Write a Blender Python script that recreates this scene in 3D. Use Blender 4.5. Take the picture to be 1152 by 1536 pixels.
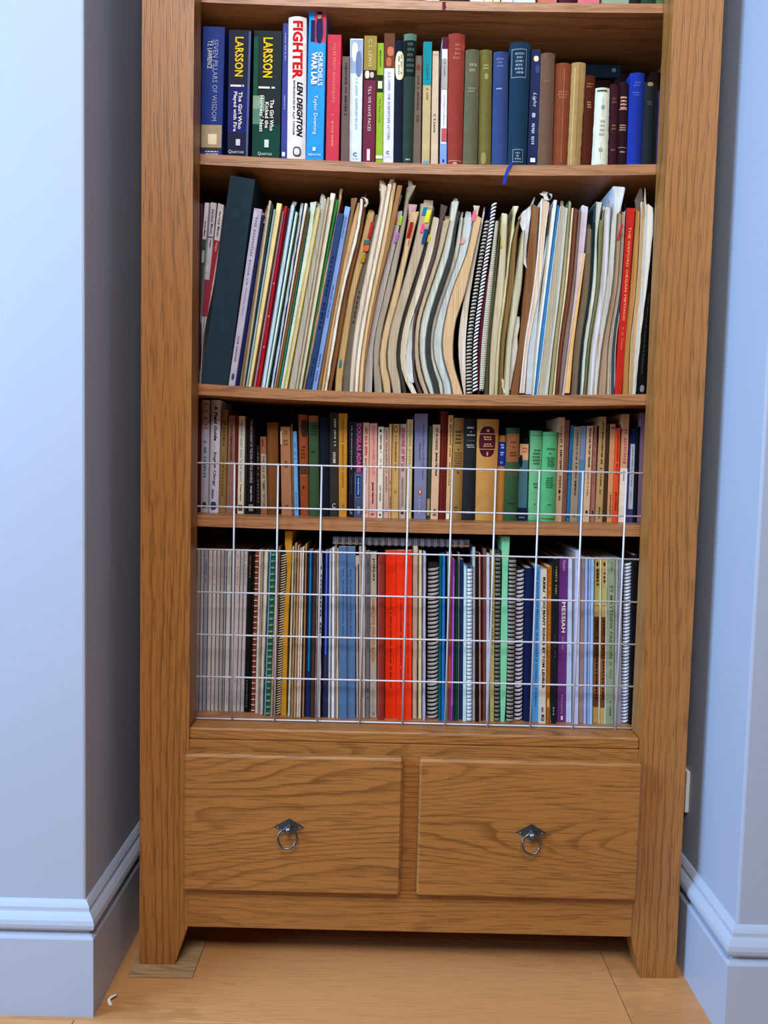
import bpy, bmesh, math, random
from mathutils import Vector, Matrix

# ------------------------------------------------------------------ clear
for o in list(bpy.data.objects): bpy.data.objects.remove(o)
SC = bpy.context.scene
COL = SC.collection
R = random.Random(7)

# ------------------------------------------------------------------ camera
FLOOR_BELOW_EYE = 0.9645
CAM_D = 1.40                       # lens to the front face of the bookcase (y = 0)
F_PX = 1154.0
PITCH, ROLL, YAW = 0.06467, 0.02331, -0.00015
def cam_axes():
    c, s = math.cos, math.sin
    fw = Vector((-s(YAW)*c(PITCH), c(YAW)*c(PITCH), -s(PITCH)))
    rt = Vector((c(YAW), s(YAW), 0)); up = rt.cross(fw)
    return c(ROLL)*rt + s(ROLL)*up, -s(ROLL)*rt + c(ROLL)*up, fw
RT, UP, FW = cam_axes()
EYE = Vector((0, -CAM_D, FLOOR_BELOW_EYE))
cd = bpy.data.cameras.new('camera'); cam = bpy.data.objects.new('camera', cd); COL.objects.link(cam)
cd.sensor_fit = 'VERTICAL'; cd.sensor_height = 36.0; cd.lens = 36.0*F_PX/1536.0; cd.clip_start = 0.02
M = Matrix((RT, UP, -FW)).transposed().to_4x4(); M.translation = EYE; cam.matrix_world = M
SC.camera = cam

# ------------------------------------------------------------------ world, daylight, exposure
W = bpy.data.worlds.new('room_fill'); SC.world = W; W.use_nodes = True
bg = W.node_tree.nodes['Background']; bg.inputs[0].default_value = (1.0, 0.93, 0.84, 1); bg.inputs[1].default_value = 0.06
def area(name, loc, direction, sx, sy, power, col):
    l = bpy.data.lights.new(name, 'AREA'); l.shape = 'RECTANGLE'; l.size = sx; l.size_y = sy; l.energy = power; l.color = col
    o = bpy.data.objects.new(name, l); COL.objects.link(o); o.location = loc
    o.rotation_euler = Vector(direction).to_track_quat('-Z', 'Y').to_euler(); return o
area('side_window_daylight', (-2.62, -1.15, 1.75), (1, 0, -0.1), 1.6, 1.2, 172, (0.42, 0.69, 1.0))
area('bay_window_daylight', (-0.15, -2.6, 3.25), (0.03, 1, -0.85), 1.5, 0.9, 104, (1.0, 0.965, 0.92))
vs = SC.view_settings
vs.view_transform = 'Standard'; vs.look = 'None'; vs.gamma = 1.0; vs.use_curve_mapping = False; vs.exposure = 0.0

# ------------------------------------------------------------------ measuring helpers: a sight line met with a real plane
def ray(px, py): return FW + RT*((px-576)/F_PX) - UP*((py-768)/F_PX)
def on_y(px, py, Y):
    d = ray(px, py); t = (Y+CAM_D)/d.y; return EYE + d*t
def proj(p):
    v = Vector(p)-EYE; z = v.dot(FW); return 576+F_PX*v.dot(RT)/z, 768-F_PX*v.dot(UP)/z
def x_at(px, Y, Z):
    x = 0.0
    for _ in range(4):
        q = proj((x, Y, Z)); q2 = proj((x+0.01, Y, Z)); x += (px-q[0])/(q2[0]-q[0])*0.01
    return x

# ------------------------------------------------------------------ materials
def lin(c): c /= 255.0; return c/12.92 if c <= .04045 else ((c+.055)/1.055)**2.4
def rgb(h): return tuple(lin(int(h[i:i+2], 16)) for i in (0, 2, 4)) + (1.0,)
MATS = {}
class NT:
    def __init__(s, name):
        s.m = bpy.data.materials.new(name); s.m.use_nodes = True; s.t = s.m.node_tree
        s.b = s.t.nodes['Principled BSDF']; s.out = s.t.nodes['Material Output']
    def n(s, typ, ins=None, **kw):
        nd = s.t.nodes.new(typ)
        for k, v in kw.items(): setattr(nd, k, v)
        for k, v in (ins or {}).items():
            if hasattr(v, 'is_linked'): s.t.links.new(v, nd.inputs[k])
            else: nd.inputs[k].default_value = v
        return nd
    def link(s, a, b): s.t.links.new(a, b)
    def mix(s, fac, a, b, blend='MIX'):
        nd = s.t.nodes.new('ShaderNodeMix'); nd.data_type = 'RGBA'; nd.blend_type = blend
        for i, v in ((0, fac), (6, a), (7, b)):
            if hasattr(v, 'is_linked'): s.t.links.new(v, nd.inputs[i])
            else: nd.inputs[i].default_value = v
        return nd.outputs[2]
    def math(s, op, a, b=0.0, c=None):
        nd = s.t.nodes.new('ShaderNodeMath'); nd.operation = op
        for i, v in enumerate((a, b) if c is None else (a, b, c)):
            if hasattr(v, 'is_linked'): s.t.links.new(v, nd.inputs[i])
            else: nd.inputs[i].default_value = v
        return nd.outputs[0]
    def ramp(s, fac, stops):
        nd = s.t.nodes.new('ShaderNodeValToRGB'); s.t.links.new(fac, nd.inputs[0])
        e = nd.color_ramp.elements
        while len(e) < len(stops): e.new(0.5)
        for i, (p, c) in enumerate(stops): e[i].position = p; e[i].color = c
        return nd.outputs[0]
    def bump(s, h, strength, dist):
        b = s.n('ShaderNodeBump', {'Height': h, 'Strength': strength, 'Distance': dist}); s.link(b.outputs[0], s.b.inputs['Normal'])

def oak(name, axis, light, dark, pore, rough=0.42, lines=26.0, along=1.0, across=6.5, pores=1.0, straight=55.0):
    a = NT(name); tc = a.n('ShaderNodeTexCoord'); oi = a.n('ShaderNodeObjectInfo')
    off = a.n('ShaderNodeVectorMath', {0: (17.3, 9.1, 5.7)}, operation='SCALE'); a.link(oi.outputs['Random'], off.inputs['Scale'])
    p = a.n('ShaderNodeVectorMath', {0: tc.outputs['Object'], 1: off.outputs[0]}, operation='ADD').outputs[0]
    def sc(al, ac):
        v = [ac]*3; v[axis] = al
        return a.n('ShaderNodeVectorMath', {0: p, 1: tuple(v)}, operation='MULTIPLY').outputs[0]
    f = a.n('ShaderNodeTexNoise', {'Vector': sc(along, across), 'Scale': 1.0, 'Detail': 0.6, 'Roughness': 0.4}).outputs[0]
    ripple = a.n('ShaderNodeTexNoise', {'Vector': sc(14, 50), 'Scale': 1.0, 'Detail': 2.0}).outputs[0]
    sp = a.n('ShaderNodeSeparateXYZ', {0: p}); lat = sp.outputs[0] if axis == 2 else sp.outputs[2]
    f2 = a.math('ADD', a.math('MULTIPLY', f, lines), a.math('ADD', a.math('MULTIPLY', ripple, 0.7), a.math('MULTIPLY', lat, straight)))
    fr = a.math('FRACT', f2)
    g = a.ramp(fr, [(0.0, (.05, .05, .05, 1)), (0.62, (.06, .06, .06, 1)), (0.88, (.75, .75, .75, 1)), (0.94, (.7, .7, .7, 1)), (1.0, (.05, .05, .05, 1))])
    broad = a.n('ShaderNodeTexNoise', {'Vector': sc(2.0, 9.0), 'Scale': 1.0, 'Detail': 2.0}).outputs[0]
    g2 = a.math('MULTIPLY', g, a.ramp(broad, [(0.35, (.25, .25, .25, 1)), (0.65, (1, 1, 1, 1))]))
    pr = a.n('ShaderNodeTexNoise', {'Vector': sc(16, 420), 'Scale': 1.0, 'Detail': 1.0}).outputs[0]
    pr = a.ramp(pr, [(0.52, (0, 0, 0, 1)), (0.68, (1, 1, 1, 1))])
    tone = a.n('ShaderNodeTexNoise', {'Vector': sc(2.5, 9.0), 'Scale': 1.0, 'Detail': 3.0}).outputs[0]
    c = a.mix(g2, rgb(light), rgb(dark))
    c = a.mix(a.math('MULTIPLY', pr, 0.55*pores), c, rgb(pore))
    c = a.mix(a.math('MULTIPLY', tone, 0.5), c, a.mix(0.35, c, rgb(dark)))
    a.link(c, a.b.inputs['Base Color']); a.b.inputs['Roughness'].default_value = rough
    a.bump(a.math('ADD', a.math('MULTIPLY', pr, -0.6), a.math('MULTIPLY', g2, -0.25)), 0.35, 0.0008)
    return a.m
OAK = dict(light='a26b34', dark='663c15', pore='5a3512')
MATS['oak_x'] = oak('oak_grain_along_width', 0, **OAK)
MATS['oak_z'] = oak('oak_grain_upright', 2, along=0.8, across=7.0, lines=9.0, straight=70.0, **OAK)
MATS['oak_shelf'] = oak('oak_shelf', 0, 'a8734a', '74482a', '664024', lines=9.0)
MATS['back'] = oak('dark_back_boards', 2, '55443a', '382a22', '2c201a', rough=0.7)
MATS['floor'] = oak('pale_floor_board', 0, 'c08a58', 'a27044', '926440', rough=0.4, lines=2.5, along=1.0, across=5.0, pores=0.5, straight=24.0)
MATS['spacer'] = oak('grey_wood_offcut', 0, 'a98a64', '7a5c3c', '6a5035', rough=0.7)

def paint(name, col, rough, bumpy):
    a = NT(name); tc = a.n('ShaderNodeTexCoord')
    big = a.n('ShaderNodeTexNoise', {'Vector': tc.outputs['Object'], 'Scale': 7.0, 'Detail': 3.0}).outputs[0]
    fine = a.n('ShaderNodeTexNoise', {'Vector': tc.outputs['Object'], 'Scale': 140.0, 'Detail': 3.0}).outputs[0]
    c = a.mix(a.math('MULTIPLY', big, 0.12), rgb(col), tuple(x*0.8 for x in rgb(col)[:3])+(1,))
    a.link(c, a.b.inputs['Base Color']); a.b.inputs['Roughness'].default_value = rough
    a.bump(a.math('ADD', a.math('MULTIPLY', big, 0.5), a.math('MULTIPLY', fine, 0.15)), bumpy, 0.004); return a.m
MATS['wall'] = paint('matt_wall_paint', 'a1abc2', 0.6, 0.25)
MATS['gloss'] = paint('skirting_gloss_paint', 'a6b0c6', 0.30, 0.15)
MATS['ceil'] = paint('ceiling_paint', 'dddcd8', 0.8, 0.1)

def objcol(name, rough, kind, spec=0.5):
    """colour comes from each object's own colour; wear and fibre are procedural"""
    a = NT(name); oi = a.n('ShaderNodeObjectInfo'); tc = a.n('ShaderNodeTexCoord'); col = oi.outputs['Color']
    uv = tc.outputs['UV']
    if kind == 'pages':
        st = a.n('ShaderNodeVectorMath', {0: uv, 1: (1500, 5, 1)}, operation='MULTIPLY').outputs[0]
        leaf = a.n('ShaderNodeTexNoise', {'Vector': st, 'Scale': 1.0, 'Detail': 2.0}).outputs[0]
        dk = a.n('ShaderNodeVectorMath', {0: col, 1: (0.36, 0.31, 0.25)}, operation='MULTIPLY').outputs[0]
        c = a.mix(a.ramp(leaf, [(0.42, (0, 0, 0, 1)), (0.72, (.85, .85, .85, 1))]), col, dk)
        stain = a.n('ShaderNodeTexNoise', {'Vector': tc.outputs['Object'], 'Scale': 22.0, 'Detail': 3.0}).outputs[0]
        c = a.mix(a.ramp(stain, [(0.5, (0, 0, 0, 1)), (0.8, (.3, .3, .3, 1))]), c, dk)
        a.link(c, a.b.inputs['Base Color']); a.bump(leaf, 0.5, 0.0006)
    else:
        wear = a.n('ShaderNodeTexNoise', {'Vector': tc.outputs['Object'], 'Scale': 40.0, 'Detail': 5.0}).outputs[0]
        dk = a.n('ShaderNodeVectorMath', {0: col, 1: (0.72, 0.70, 0.68)}, operation='MULTIPLY').outputs[0]
        lt = a.n('ShaderNodeVectorMath', {0: col, 1: (1.7, 1.6, 1.5) if kind == 'worn' else (1.2, 1.2, 1.2)}, operation='MULTIPLY').outputs[0]
        c = a.mix(a.ramp(wear, [(0.35, (0, 0, 0, 1)), (0.75, (.8, .8, .8, 1))]), col, dk)
        c = a.mix(a.ramp(wear, [(0.58, (0, 0, 0, 1)), (0.78, (1, 1, 1, 1))]), c, lt)
        a.link(c, a.b.inputs['Base Color'])
        sc = 900.0 if kind in ('cloth', 'worn') else 200.0
        fib = a.n('ShaderNodeTexNoise', {'Vector': tc.outputs['Object'], 'Scale': sc, 'Detail': 2.0}).outputs[0]
        a.bump(fib, 0.25 if kind != 'gloss' else 0.05, 0.0004)
    a.b.inputs['Roughness'].default_value = rough; a.b.inputs['Specular IOR Level'].default_value = spec
    return a.m
MATS['pages'] = objcol('paper_leaves', 0.85, 'pages', 0.2)
MATS['gloss_cover'] = objcol('glossy_card_cover', 0.45, 'gloss', 0.07)
MATS['cloth'] = objcol('book_cloth', 0.8, 'cloth', 0.04)
MATS['worn'] = objcol('worn_old_binding', 0.75, 'worn', 0.04)
MATS['ink'] = objcol('printed_ink', 0.6, 'gloss', 0.05)
def metal(name, col, rough, met):
    a = NT(name); tc = a.n('ShaderNodeTexCoord')
    nz = a.n('ShaderNodeTexNoise', {'Vector': tc.outputs['Object'], 'Scale': 90.0, 'Detail': 3.0}).outputs[0]
    a.link(a.mix(a.math('MULTIPLY', nz, 0.4), rgb(col), tuple(x*.6 for x in rgb(col)[:3])+(1,)), a.b.inputs['Base Color'])
    a.b.inputs['Metallic'].default_value = met; a.b.inputs['Roughness'].default_value = rough; return a.m
MATS['wire'] = metal('white_coated_wire', 'c8cad8', 0.35, 0.15)
MATS['pewter'] = metal('dark_pewter', '6f7680', 0.3, 0.95)
MATS['coil'] = objcol('binding_coil', 0.35, 'gloss', 0.6)
MATS['plastic'] = paint('white_plastic', 'dcdcd6', 0.4, 0.05)

# ------------------------------------------------------------------ object helpers
def mesh_obj(name, verts, faces, mat, parent=None, origin=(0, 0, 0), uvs=None, smooth=False, color=None):
    o3 = Vector(origin)
    me = bpy.data.meshes.new(name); me.from_pydata([tuple(Vector(v)-o3) for v in verts], [], faces)
    if uvs is not None:
        ul = me.uv_layers.new(name='UVMap')
        for lp in me.loops: ul.data[lp.index].uv = uvs[lp.vertex_index]
    me.materials.append(MATS[mat] if isinstance(mat, str) else mat)
    if smooth: me.shade_smooth()
    ob = bpy.data.objects.new(name, me); COL.objects.link(ob)
    if parent is not None: ob.parent = parent
    else: ob.location = o3
    if color: ob.color = tuple(min(.9, l*(.75+.55*math.sqrt(l))) for l in rgb(color)[:3])+(1,)
    return ob
def bm_obj(name, bm, mat, parent=None, origin=(0, 0, 0), bevel=0.0, smooth=False, seg=2):
    if bevel > 0:
        es = [e for e in bm.edges if len(e.link_faces) == 2 and e.calc_face_angle(0) > 0.5]
        bmesh.ops.bevel(bm, geom=es, offset=bevel, segments=seg, affect='EDGES', profile=0.6)
    bmesh.ops.recalc_face_normals(bm, faces=bm.faces)
    bmesh.ops.translate(bm, verts=bm.verts, vec=-Vector(origin))
    me = bpy.data.meshes.new(name); bm.to_mesh(me); bm.free()
    me.materials.append(MATS[mat])
    if smooth: me.shade_smooth()
    ob = bpy.data.objects.new(name, me); COL.objects.link(ob)
    if parent is not None: ob.parent = parent
    else: ob.location = origin
    return ob
def box_bm(x0, x1, y0, y1, z0, z1):
    bm = bmesh.new(); bmesh.ops.create_cube(bm, size=1)
    for v in bm.verts: v.co = Vector(((x0+x1)/2+v.co.x*(x1-x0), (y0+y1)/2+v.co.y*(y1-y0), (z0+z1)/2+v.co.z*(z1-z0)))
    return bm
def prism_bm(pts, y0, y1):
    bm = bmesh.new(); a = [bm.verts.new((x, y0, z)) for x, z in pts]; b = [bm.verts.new((x, y1, z)) for x, z in pts]
    n = len(pts); bm.faces.new(a); bm.faces.new(b[::-1])
    for i in range(n): bm.faces.new((a[i], b[i], b[(i+1) % n], a[(i+1) % n]))
    return bm
def tube(path, r, k=6, closed=False, rz=None):
    """verts, faces of a tube round a path of points"""
    path = [Vector(p) for p in path]; n = len(path); V = []; Fc = []
    for i, p in enumerate(path):
        a = path[(i-1) % n] if closed or i > 0 else p; b = path[(i+1) % n] if closed or i < n-1 else p
        t = (b-a).normalized(); ref = Vector((0, 0, 1)) if abs(t.z) < 0.9 else Vector((1, 0, 0))
        u = t.cross(ref).normalized(); w = u.cross(t)
        for j in range(k):
            g = 2*math.pi*(j+.5)/k; V.append(p + u*math.cos(g)*r + w*math.sin(g)*(rz or r))
    for i in range(n if closed else n-1):
        for j in range(k):
            i2 = (i+1) % n; Fc.append((i*k+j, i*k+(j+1) % k, i2*k+(j+1) % k, i2*k+j))
    if not closed: Fc.append(tuple(range(k))[::-1]); Fc.append(tuple((n-1)*k+j for j in range(k)))
    return V, Fc
def empty(name, loc):
    e = bpy.data.objects.new(name, None); e.empty_display_size = 0.02; COL.objects.link(e); e.location = loc; return e
def tag(o, label, cat, group=None):
    o['label'] = label; o['category'] = cat
    if group: o['group'] = group
    return o
def struct(o): o['kind'] = 'structure'; return o

# ================================================================== THE SETTING
Z0 = FLOOR_BELOW_EYE
LWX, LWY = -0.5010, -0.1145        # chimney-breast corner on the left
RWX, RWY = 0.6140, -0.1435         # and on the right
BACKY = 0.42
fl = struct(bm_obj('floor', box_bm(-2.75, 1.9, -3.3, BACKY, -0.06, -0.012), 'floor'))
fl['label'] = 'pale oak board floor'
rows_y = [0.102, -0.142, -0.386, -0.63, -0.874, -1.118, -1.362]
edges_y = [BACKY] + rows_y
def plank(x0, x1, y0, y1):
    bm_obj('floor_plank', box_bm(x0+.0006, x1-.0006, y0+.0006, y1-.0006, -0.012, 0.0), 'floor', fl, bevel=0.0007, seg=1)
for i in range(len(edges_y)-1):
    y1, y0 = edges_y[i], edges_y[i+1]
    cuts = [-2.75] + ([0.453] if i == 1 else [R.uniform(-.9, -.3), R.uniform(.4, .9)]) + [1.9]
    for x0, x1 in zip(cuts, cuts[1:]): plank(x0, x1, y0, y1)
struct(bm_obj('wall_left', box_bm(-2.75, LWX, LWY, BACKY, 0, 3.7), 'wall', bevel=0.004))
struct(bm_obj('wall_right', box_bm(RWX, 1.9, RWY, BACKY, 0, 3.7), 'wall', bevel=0.004))
struct(bm_obj('wall_back', box_bm(-2.75, 1.9, BACKY, BACKY+.05, 0, 3.7), 'wall'))
struct(bm_obj('ceiling', box_bm(-2.75, 1.9, -3.3, BACKY+.05, 3.7, 3.75), 'ceil'))
PROF = [(0, 0), (.0165, 0), (.0165, .1375), (.0155, .1400), (.0125, .1425), (.0085, .1440), (.0080, .1485), (.0100, .1500),
        (.0150, .1530), (.0175, .1580), (.0180, .1640), (.0165, .1710), (.0130, .1770), (.0105, .1800), (.0090, .1812), (.0085, .1830),
        (.0080, .1880), (.0050, .1935), (.0025, .1965), (0, .1975)]
def skirting(name, runs, label):
    V, Fc = [], []; n = len(PROF)
    for f in runs:
        for d, z in PROF: V.append(f(d*1.303, z))
    for i in range(len(runs)-1):
        for j in range(n): Fc.append((i*n+j, i*n+(j+1) % n, (i+1)*n+(j+1) % n, (i+1)*n+j))
    Fc.append(tuple(range(n))); Fc.append(tuple((len(runs)-1)*n+j for j in range(n))[::-1])
    o = struct(mesh_obj(name, V, Fc, 'gloss')); o['label'] = label
    bm = bmesh.new(); bm.from_mesh(o.data); bmesh.ops.recalc_face_normals(bm, faces=bm.faces); bm.to_mesh(o.data); bm.free()
skirting('baseboard_left', [lambda d, z: (-2.75, LWY-d, z), lambda d, z: (LWX+d, LWY-d, z), lambda d, z: (LWX+d, BACKY, z)], 'moulded gloss skirting board on the left chimney wall')
skirting('baseboard_right', [lambda d, z: (1.9, RWY-d, z), lambda d, z: (RWX-d, RWY-d, z), lambda d, z: (RWX-d, BACKY, z)], 'moulded gloss skirting board on the right wall')

# ================================================================== THE BOOKCASE
BL, BR = -0.4438, 0.5733           # outer faces
IL, IR = -0.3525, 0.4855           # inner edges of the front posts
XC, HW = (IL+IR)/2, (IR-IL)/2
BTOP, BDEP = 2.02, 0.36
bc = empty('bookcase', (XC, 0.0, 0.0))
tag(bc, 'tall oak bookcase with open shelves and two drawers at its foot', 'bookcase')
BO = (XC, 0.0, 0.0)
def part(name, bm, mat, bevel=0.0015, parent=None, **k): return bm_obj(name, bm, mat, parent or bc, BO, bevel, **k)
ZR = Z0-0.884                       # lower edge of the bottom rail
foot = {BL: (0.0045, IL, -0.3767), BR: (0.0003, IR, 0.5063)}
for xo in (BL, BR):
    zf, xi, xt = foot[xo]
    for y0, y1 in ((0.0, 0.05), (BDEP-.05, BDEP)):
        part('post', prism_bm([(xo, zf), (xt, zf), (xi, ZR), (xi, BTOP), (xo, BTOP)], y0, y1), 'oak_z', 0.002)
    s = 1 if xo == BL else -1
    part('side_panel', box_bm(min(xo+s*.006, xo+s*.024), max(xo+s*.006, xo+s*.024), .05, BDEP-.05, ZR, BTOP), 'oak_z')
SHELF = {0: (Z0+.8445, .004, .0180), 1: (Z0+.5600, .0085, .0200), 2: (Z0+.1393, .0090, .0205), 3: (Z0-.1085, .0030, .0210)}
ZB = Z0-0.5008                      # top of the bottom board
def shelf_z(k, x):
    if k == 4: return ZB
    z, sag, _ = SHELF[k]; return z - sag*max(0.0, 1-((x-XC)/HW)**2)
SY = 0.055
for k, (z, sag, th) in SHELF.items():
    bm = bmesh.new(); N = 16; xs = [BL+.024+(BR-BL-.048)*i/N for i in range(N+1)]; ring = []
    for x in xs:
        zz = shelf_z(k, x)
        ring.append([bm.verts.new(c) for c in ((x, SY, zz-th), (x, SY, zz-.002), (x, SY+.003, zz), (x, .325, zz), (x, .325, zz-th))])
    for i in range(N):
        for j in range(5): bm.faces.new((ring[i][j], ring[i][(j+1) % 5], ring[i+1][(j+1) % 5], ring[i+1][j]))
    bm.faces.new(ring[0]); bm.faces.new(ring[-1][::-1])
    part('shelf', bm, 'oak_shelf', 0)
part('top_board', box_bm(BL-.015, BR+.015, -.015, BDEP+.01, BTOP, BTOP+.025), 'oak_x')
part('bottom_board', box_bm(IL, IR, 0.0, .05, ZB-.022, ZB), 'oak_x', .003, seg=1)
part('floor_board', box_bm(BL+.024, BR-.024, .05, .325, ZB-.022, ZB), 'oak_shelf', 0)
part('upper_rail', box_bm(IL, IR, .0015, .03, Z0-.5475, ZB-.022), 'oak_x')
part('divider', box_bm(.040, .084, .0015, .03, Z0-.805, Z0-.5475), 'oak_x')
part('lower_rail', box_bm(IL, IR, -.001, .03, ZR, Z0-.805), 'oak_x')
part('base_panel', box_bm(BL+.024, BR-.024, .03, .325, ZR+.01, ZR+.03), 'oak_shelf', 0)
nb = 10; w = (BR-BL-.048)/nb
for i in range(nb):
    part('back_board', box_bm(BL+.024+i*w+.0012, BL+.024+(i+1)*w-.0012, .325, .337, ZR, BTOP), 'back', .003, seg=1)
part('back_batten', box_bm(BL+.024, BR-.024, .337, .343, ZR, BTOP), 'back', 0)
def handle(dr, hx, hz, tilt):
    # lozenge plate with a raised centre
    V = [(hx-.0288, -.0205, hz), (hx, -.0205, hz+.0168), (hx+.0288, -.0205, hz), (hx, -.0205, hz-.0150), (hx, -.0245, hz)]
    V += [(hx-.0288, -.0190, hz), (hx, -.0190, hz+.0168), (hx+.0288, -.0190, hz), (hx, -.0190, hz-.0150)]
    Fc = [(0, 4, 1), (1, 4, 2), (2, 4, 3), (3, 4, 0)] + [(i, (i+1) % 4, 5+(i+1) % 4, 5+i) for i in range(4)]
    mesh_obj('handle_plate', V, Fc, 'pewter', dr, BO)['label'] = 'dark pewter lozenge plate'
    for sx in (-.0200, .0200):
        bm = bmesh.new(); bmesh.ops.create_uvsphere(bm, u_segments=8, v_segments=5, radius=.0022)
        bmesh.ops.translate(bm, verts=bm.verts, vec=(hx+sx, -.0222, hz)); bm_obj('plate_pin', bm, 'pewter', dr, BO, smooth=True)
    bm = bmesh.new(); bmesh.ops.create_uvsphere(bm, u_segments=16, v_segments=10, radius=.0078)
    for v in bm.verts: v.co = Vector((v.co.x, v.co.y*1.25, v.co.z))
    bmesh.ops.translate(bm, verts=bm.verts, vec=(hx+.0006, -.0290, hz-.0005)); bm_obj('handle_knob', bm, 'pewter', dr, BO, smooth=True)
    rc, path = .0172, []
    for i in range(28):
        g = 2*math.pi*i/28; path.append((hx-.0012+rc*math.cos(g), -.0325+.004*math.sin(g)+tilt*math.cos(g), hz-.0155+rc*math.sin(g)))
    V, Fc = tube(path, .0020, 8, True); mesh_obj('pull_ring', V, Fc, 'pewter', dr, BO, smooth=True)
for x0, x1, hx in ((-.3577, .0465, -.1615), (.0769, .4869, .2858)):
    d = part('drawer', box_bm(x0, x1, -.020, .001, Z0-.8035, Z0-.5430), 'oak_x', .0042, seg=1)
    handle(d, hx, Z0-.6765, .0015)
tag(bm_obj('wood_offcut', box_bm(-.4560, -.3350, -.033, .10, 0.0004, .0042), 'spacer', None, (-.395, .03, 0), .0006, seg=1),
    'thin flat wood offcut packed under the bookcase leg', 'wood block')
# small socket box on the right return, half hidden by the case
sk = bm_obj('wall_socket', box_bm(.6070, .6143, .076, .135, Z0-.676, Z0-.593), 'plastic', None, (.603, .09, Z0-.635), .002)
tag(sk, 'white plastic socket box on wall behind the bookcase post', 'socket')
V, Fc = tube([(-.4625+.004*math.sin(i*.9), -.083-.0028*i, .003+.004*math.sin(i*.55)) for i in range(9)], .0030, 6, rz=.0008)
tag(mesh_obj('paper_scrap', V, Fc, 'plastic', None, (-.46, -.09, 0)), 'small curled paper scrap on the floor by the offcut', 'paper')

# ================================================================== WIRE GRID
gy = .045; ZT, ZBt = Z0-.0093, Z0-.4978
wg = empty('wire_grid', (XC, gy, ZB)); GO = (XC, gy, ZB)
tag(wg, 'white square-mesh wire panel standing before the lower two shelves', 'wire panel')
rows_z = [ZT+(ZBt-ZT)*i/6 for i in range(7)]
for z in rows_z:
    n = 8; V, Fc = tube([(IL+.0015+(IR-IL-.003)*i/n, gy, z) for i in range(n+1)], .0017, 8)
    mesh_obj('horizontal_wire', V, Fc, 'wire', wg, GO, smooth=True)
for i in range(10):
    x = -.2812+i*.0815
    V, Fc = tube([(x, gy-.0033, ZBt-.0028), (x, gy-.0033, Z0-.25), (x, gy-.0033, ZT+.002)], .0018, 8)
    mesh_obj('vertical_wire', V, Fc, 'wire', wg, GO, smooth=True)

# ================================================================== BOOKS
ROWY = {0: .070, 1: .075, 2: .072, 3: .130, 4: .075}
ROWD = {0: .12, 1: .140, 2: .205, 3: .115, 4: .205}
def hermite(zs, xs, z):
    n = len(zs)
    if z <= zs[0]: return xs[0]
    if z >= zs[-1]: return xs[-1]
    i = max(k for k in range(n-1) if zs[k] <= z)
    def sl(k):
        if k == 0: return (xs[1]-xs[0])/(zs[1]-zs[0])
        if k == n-1: return (xs[-1]-xs[-2])/(zs[-1]-zs[-2])
        a = (xs[k]-xs[k-1])/(zs[k]-zs[k-1]); b = (xs[k+1]-xs[k])/(zs[k+1]-zs[k]); return (a+b)/2
    h = zs[i+1]-zs[i]; t = (z-zs[i])/h
    return ((2*t**3-3*t*t+1)*xs[i] + (t**3-2*t*t+t)*h*sl(i) + (-2*t**3+3*t*t)*xs[i+1] + (t**3-t*t)*h*sl(i+1))
class Face:
    """the spine side of a book as seen from the shelf front: left and right edge against height"""
    def __init__(s, row, st, Y, lift=0.0, rag=0.0, n=None):
        s.Y = Y; xl, xr = st[0][1], st[0][2]
        zb = shelf_z(row, x_at((xl+xr)/2, Y, shelf_z(row, 0.1))) + 0.0003 + lift
        zs, L, Rr = [zb], [x_at(xl, Y, zb)], [x_at(xr, Y, zb)]
        for y, a, b in st[1:]:
            pa, pb = on_y(a, y, Y), on_y(b, y, Y); zs.append((pa.z+pb.z)/2); L.append(pa.x); Rr.append(pb.x)
        straight = len(st) == 2
        n = n or (22 if rag else (1 if straight else 14))
        s.z, s.L, s.R = [], [], []
        for i in range(n+1):
            z = zs[0]+(zs[-1]-zs[0])*i/n; s.z.append(z); s.L.append(hermite(zs, L, z)); s.R.append(hermite(zs, Rr, z))
        for i in range(n+1):                # never pinch to nothing
            if s.R[i]-s.L[i] < .0006: m = (s.R[i]+s.L[i])/2; s.L[i] = m-.0003; s.R[i] = m+.0003
        if rag:
            for i in range(1, n+1):
                s.L[i] += R.uniform(-rag, rag)*.6; s.R[i] += R.uniform(-rag, rag)*.6
                if s.R[i]-s.L[i] < .0008: m = (s.R[i]+s.L[i])/2; s.L[i] = m-.0004; s.R[i] = m+.0004
        s.n = n; s.straight = straight and not rag
        s.tilt = -((s.L[-1]-s.L[0])/max(zs[-1]-zs[0], .01)) if s.straight else (R.uniform(-.55, .25) if row == 2 else 0.0)     # top edge square to the lean
        s.h = s.z[-1]-s.z[0]; s.w = (s.R[0]+s.R[-1]-s.L[0]-s.L[-1])/2
        s.origin = Vector(((s.L[0]+s.R[0])/2, Y, s.z[0]))
    def at(s, u, t):
        f = t*s.n; i = min(int(f), s.n-1); f -= i
        l = s.L[i]+(s.L[i+1]-s.L[i])*f; r = s.R[i]+(s.R[i+1]-s.R[i])*f; z = s.z[i]+(s.z[i+1]-s.z[i])*f
        x = l+(r-l)*u
        return x, z + s.tilt*(x-(l+r)/2)*t
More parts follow.
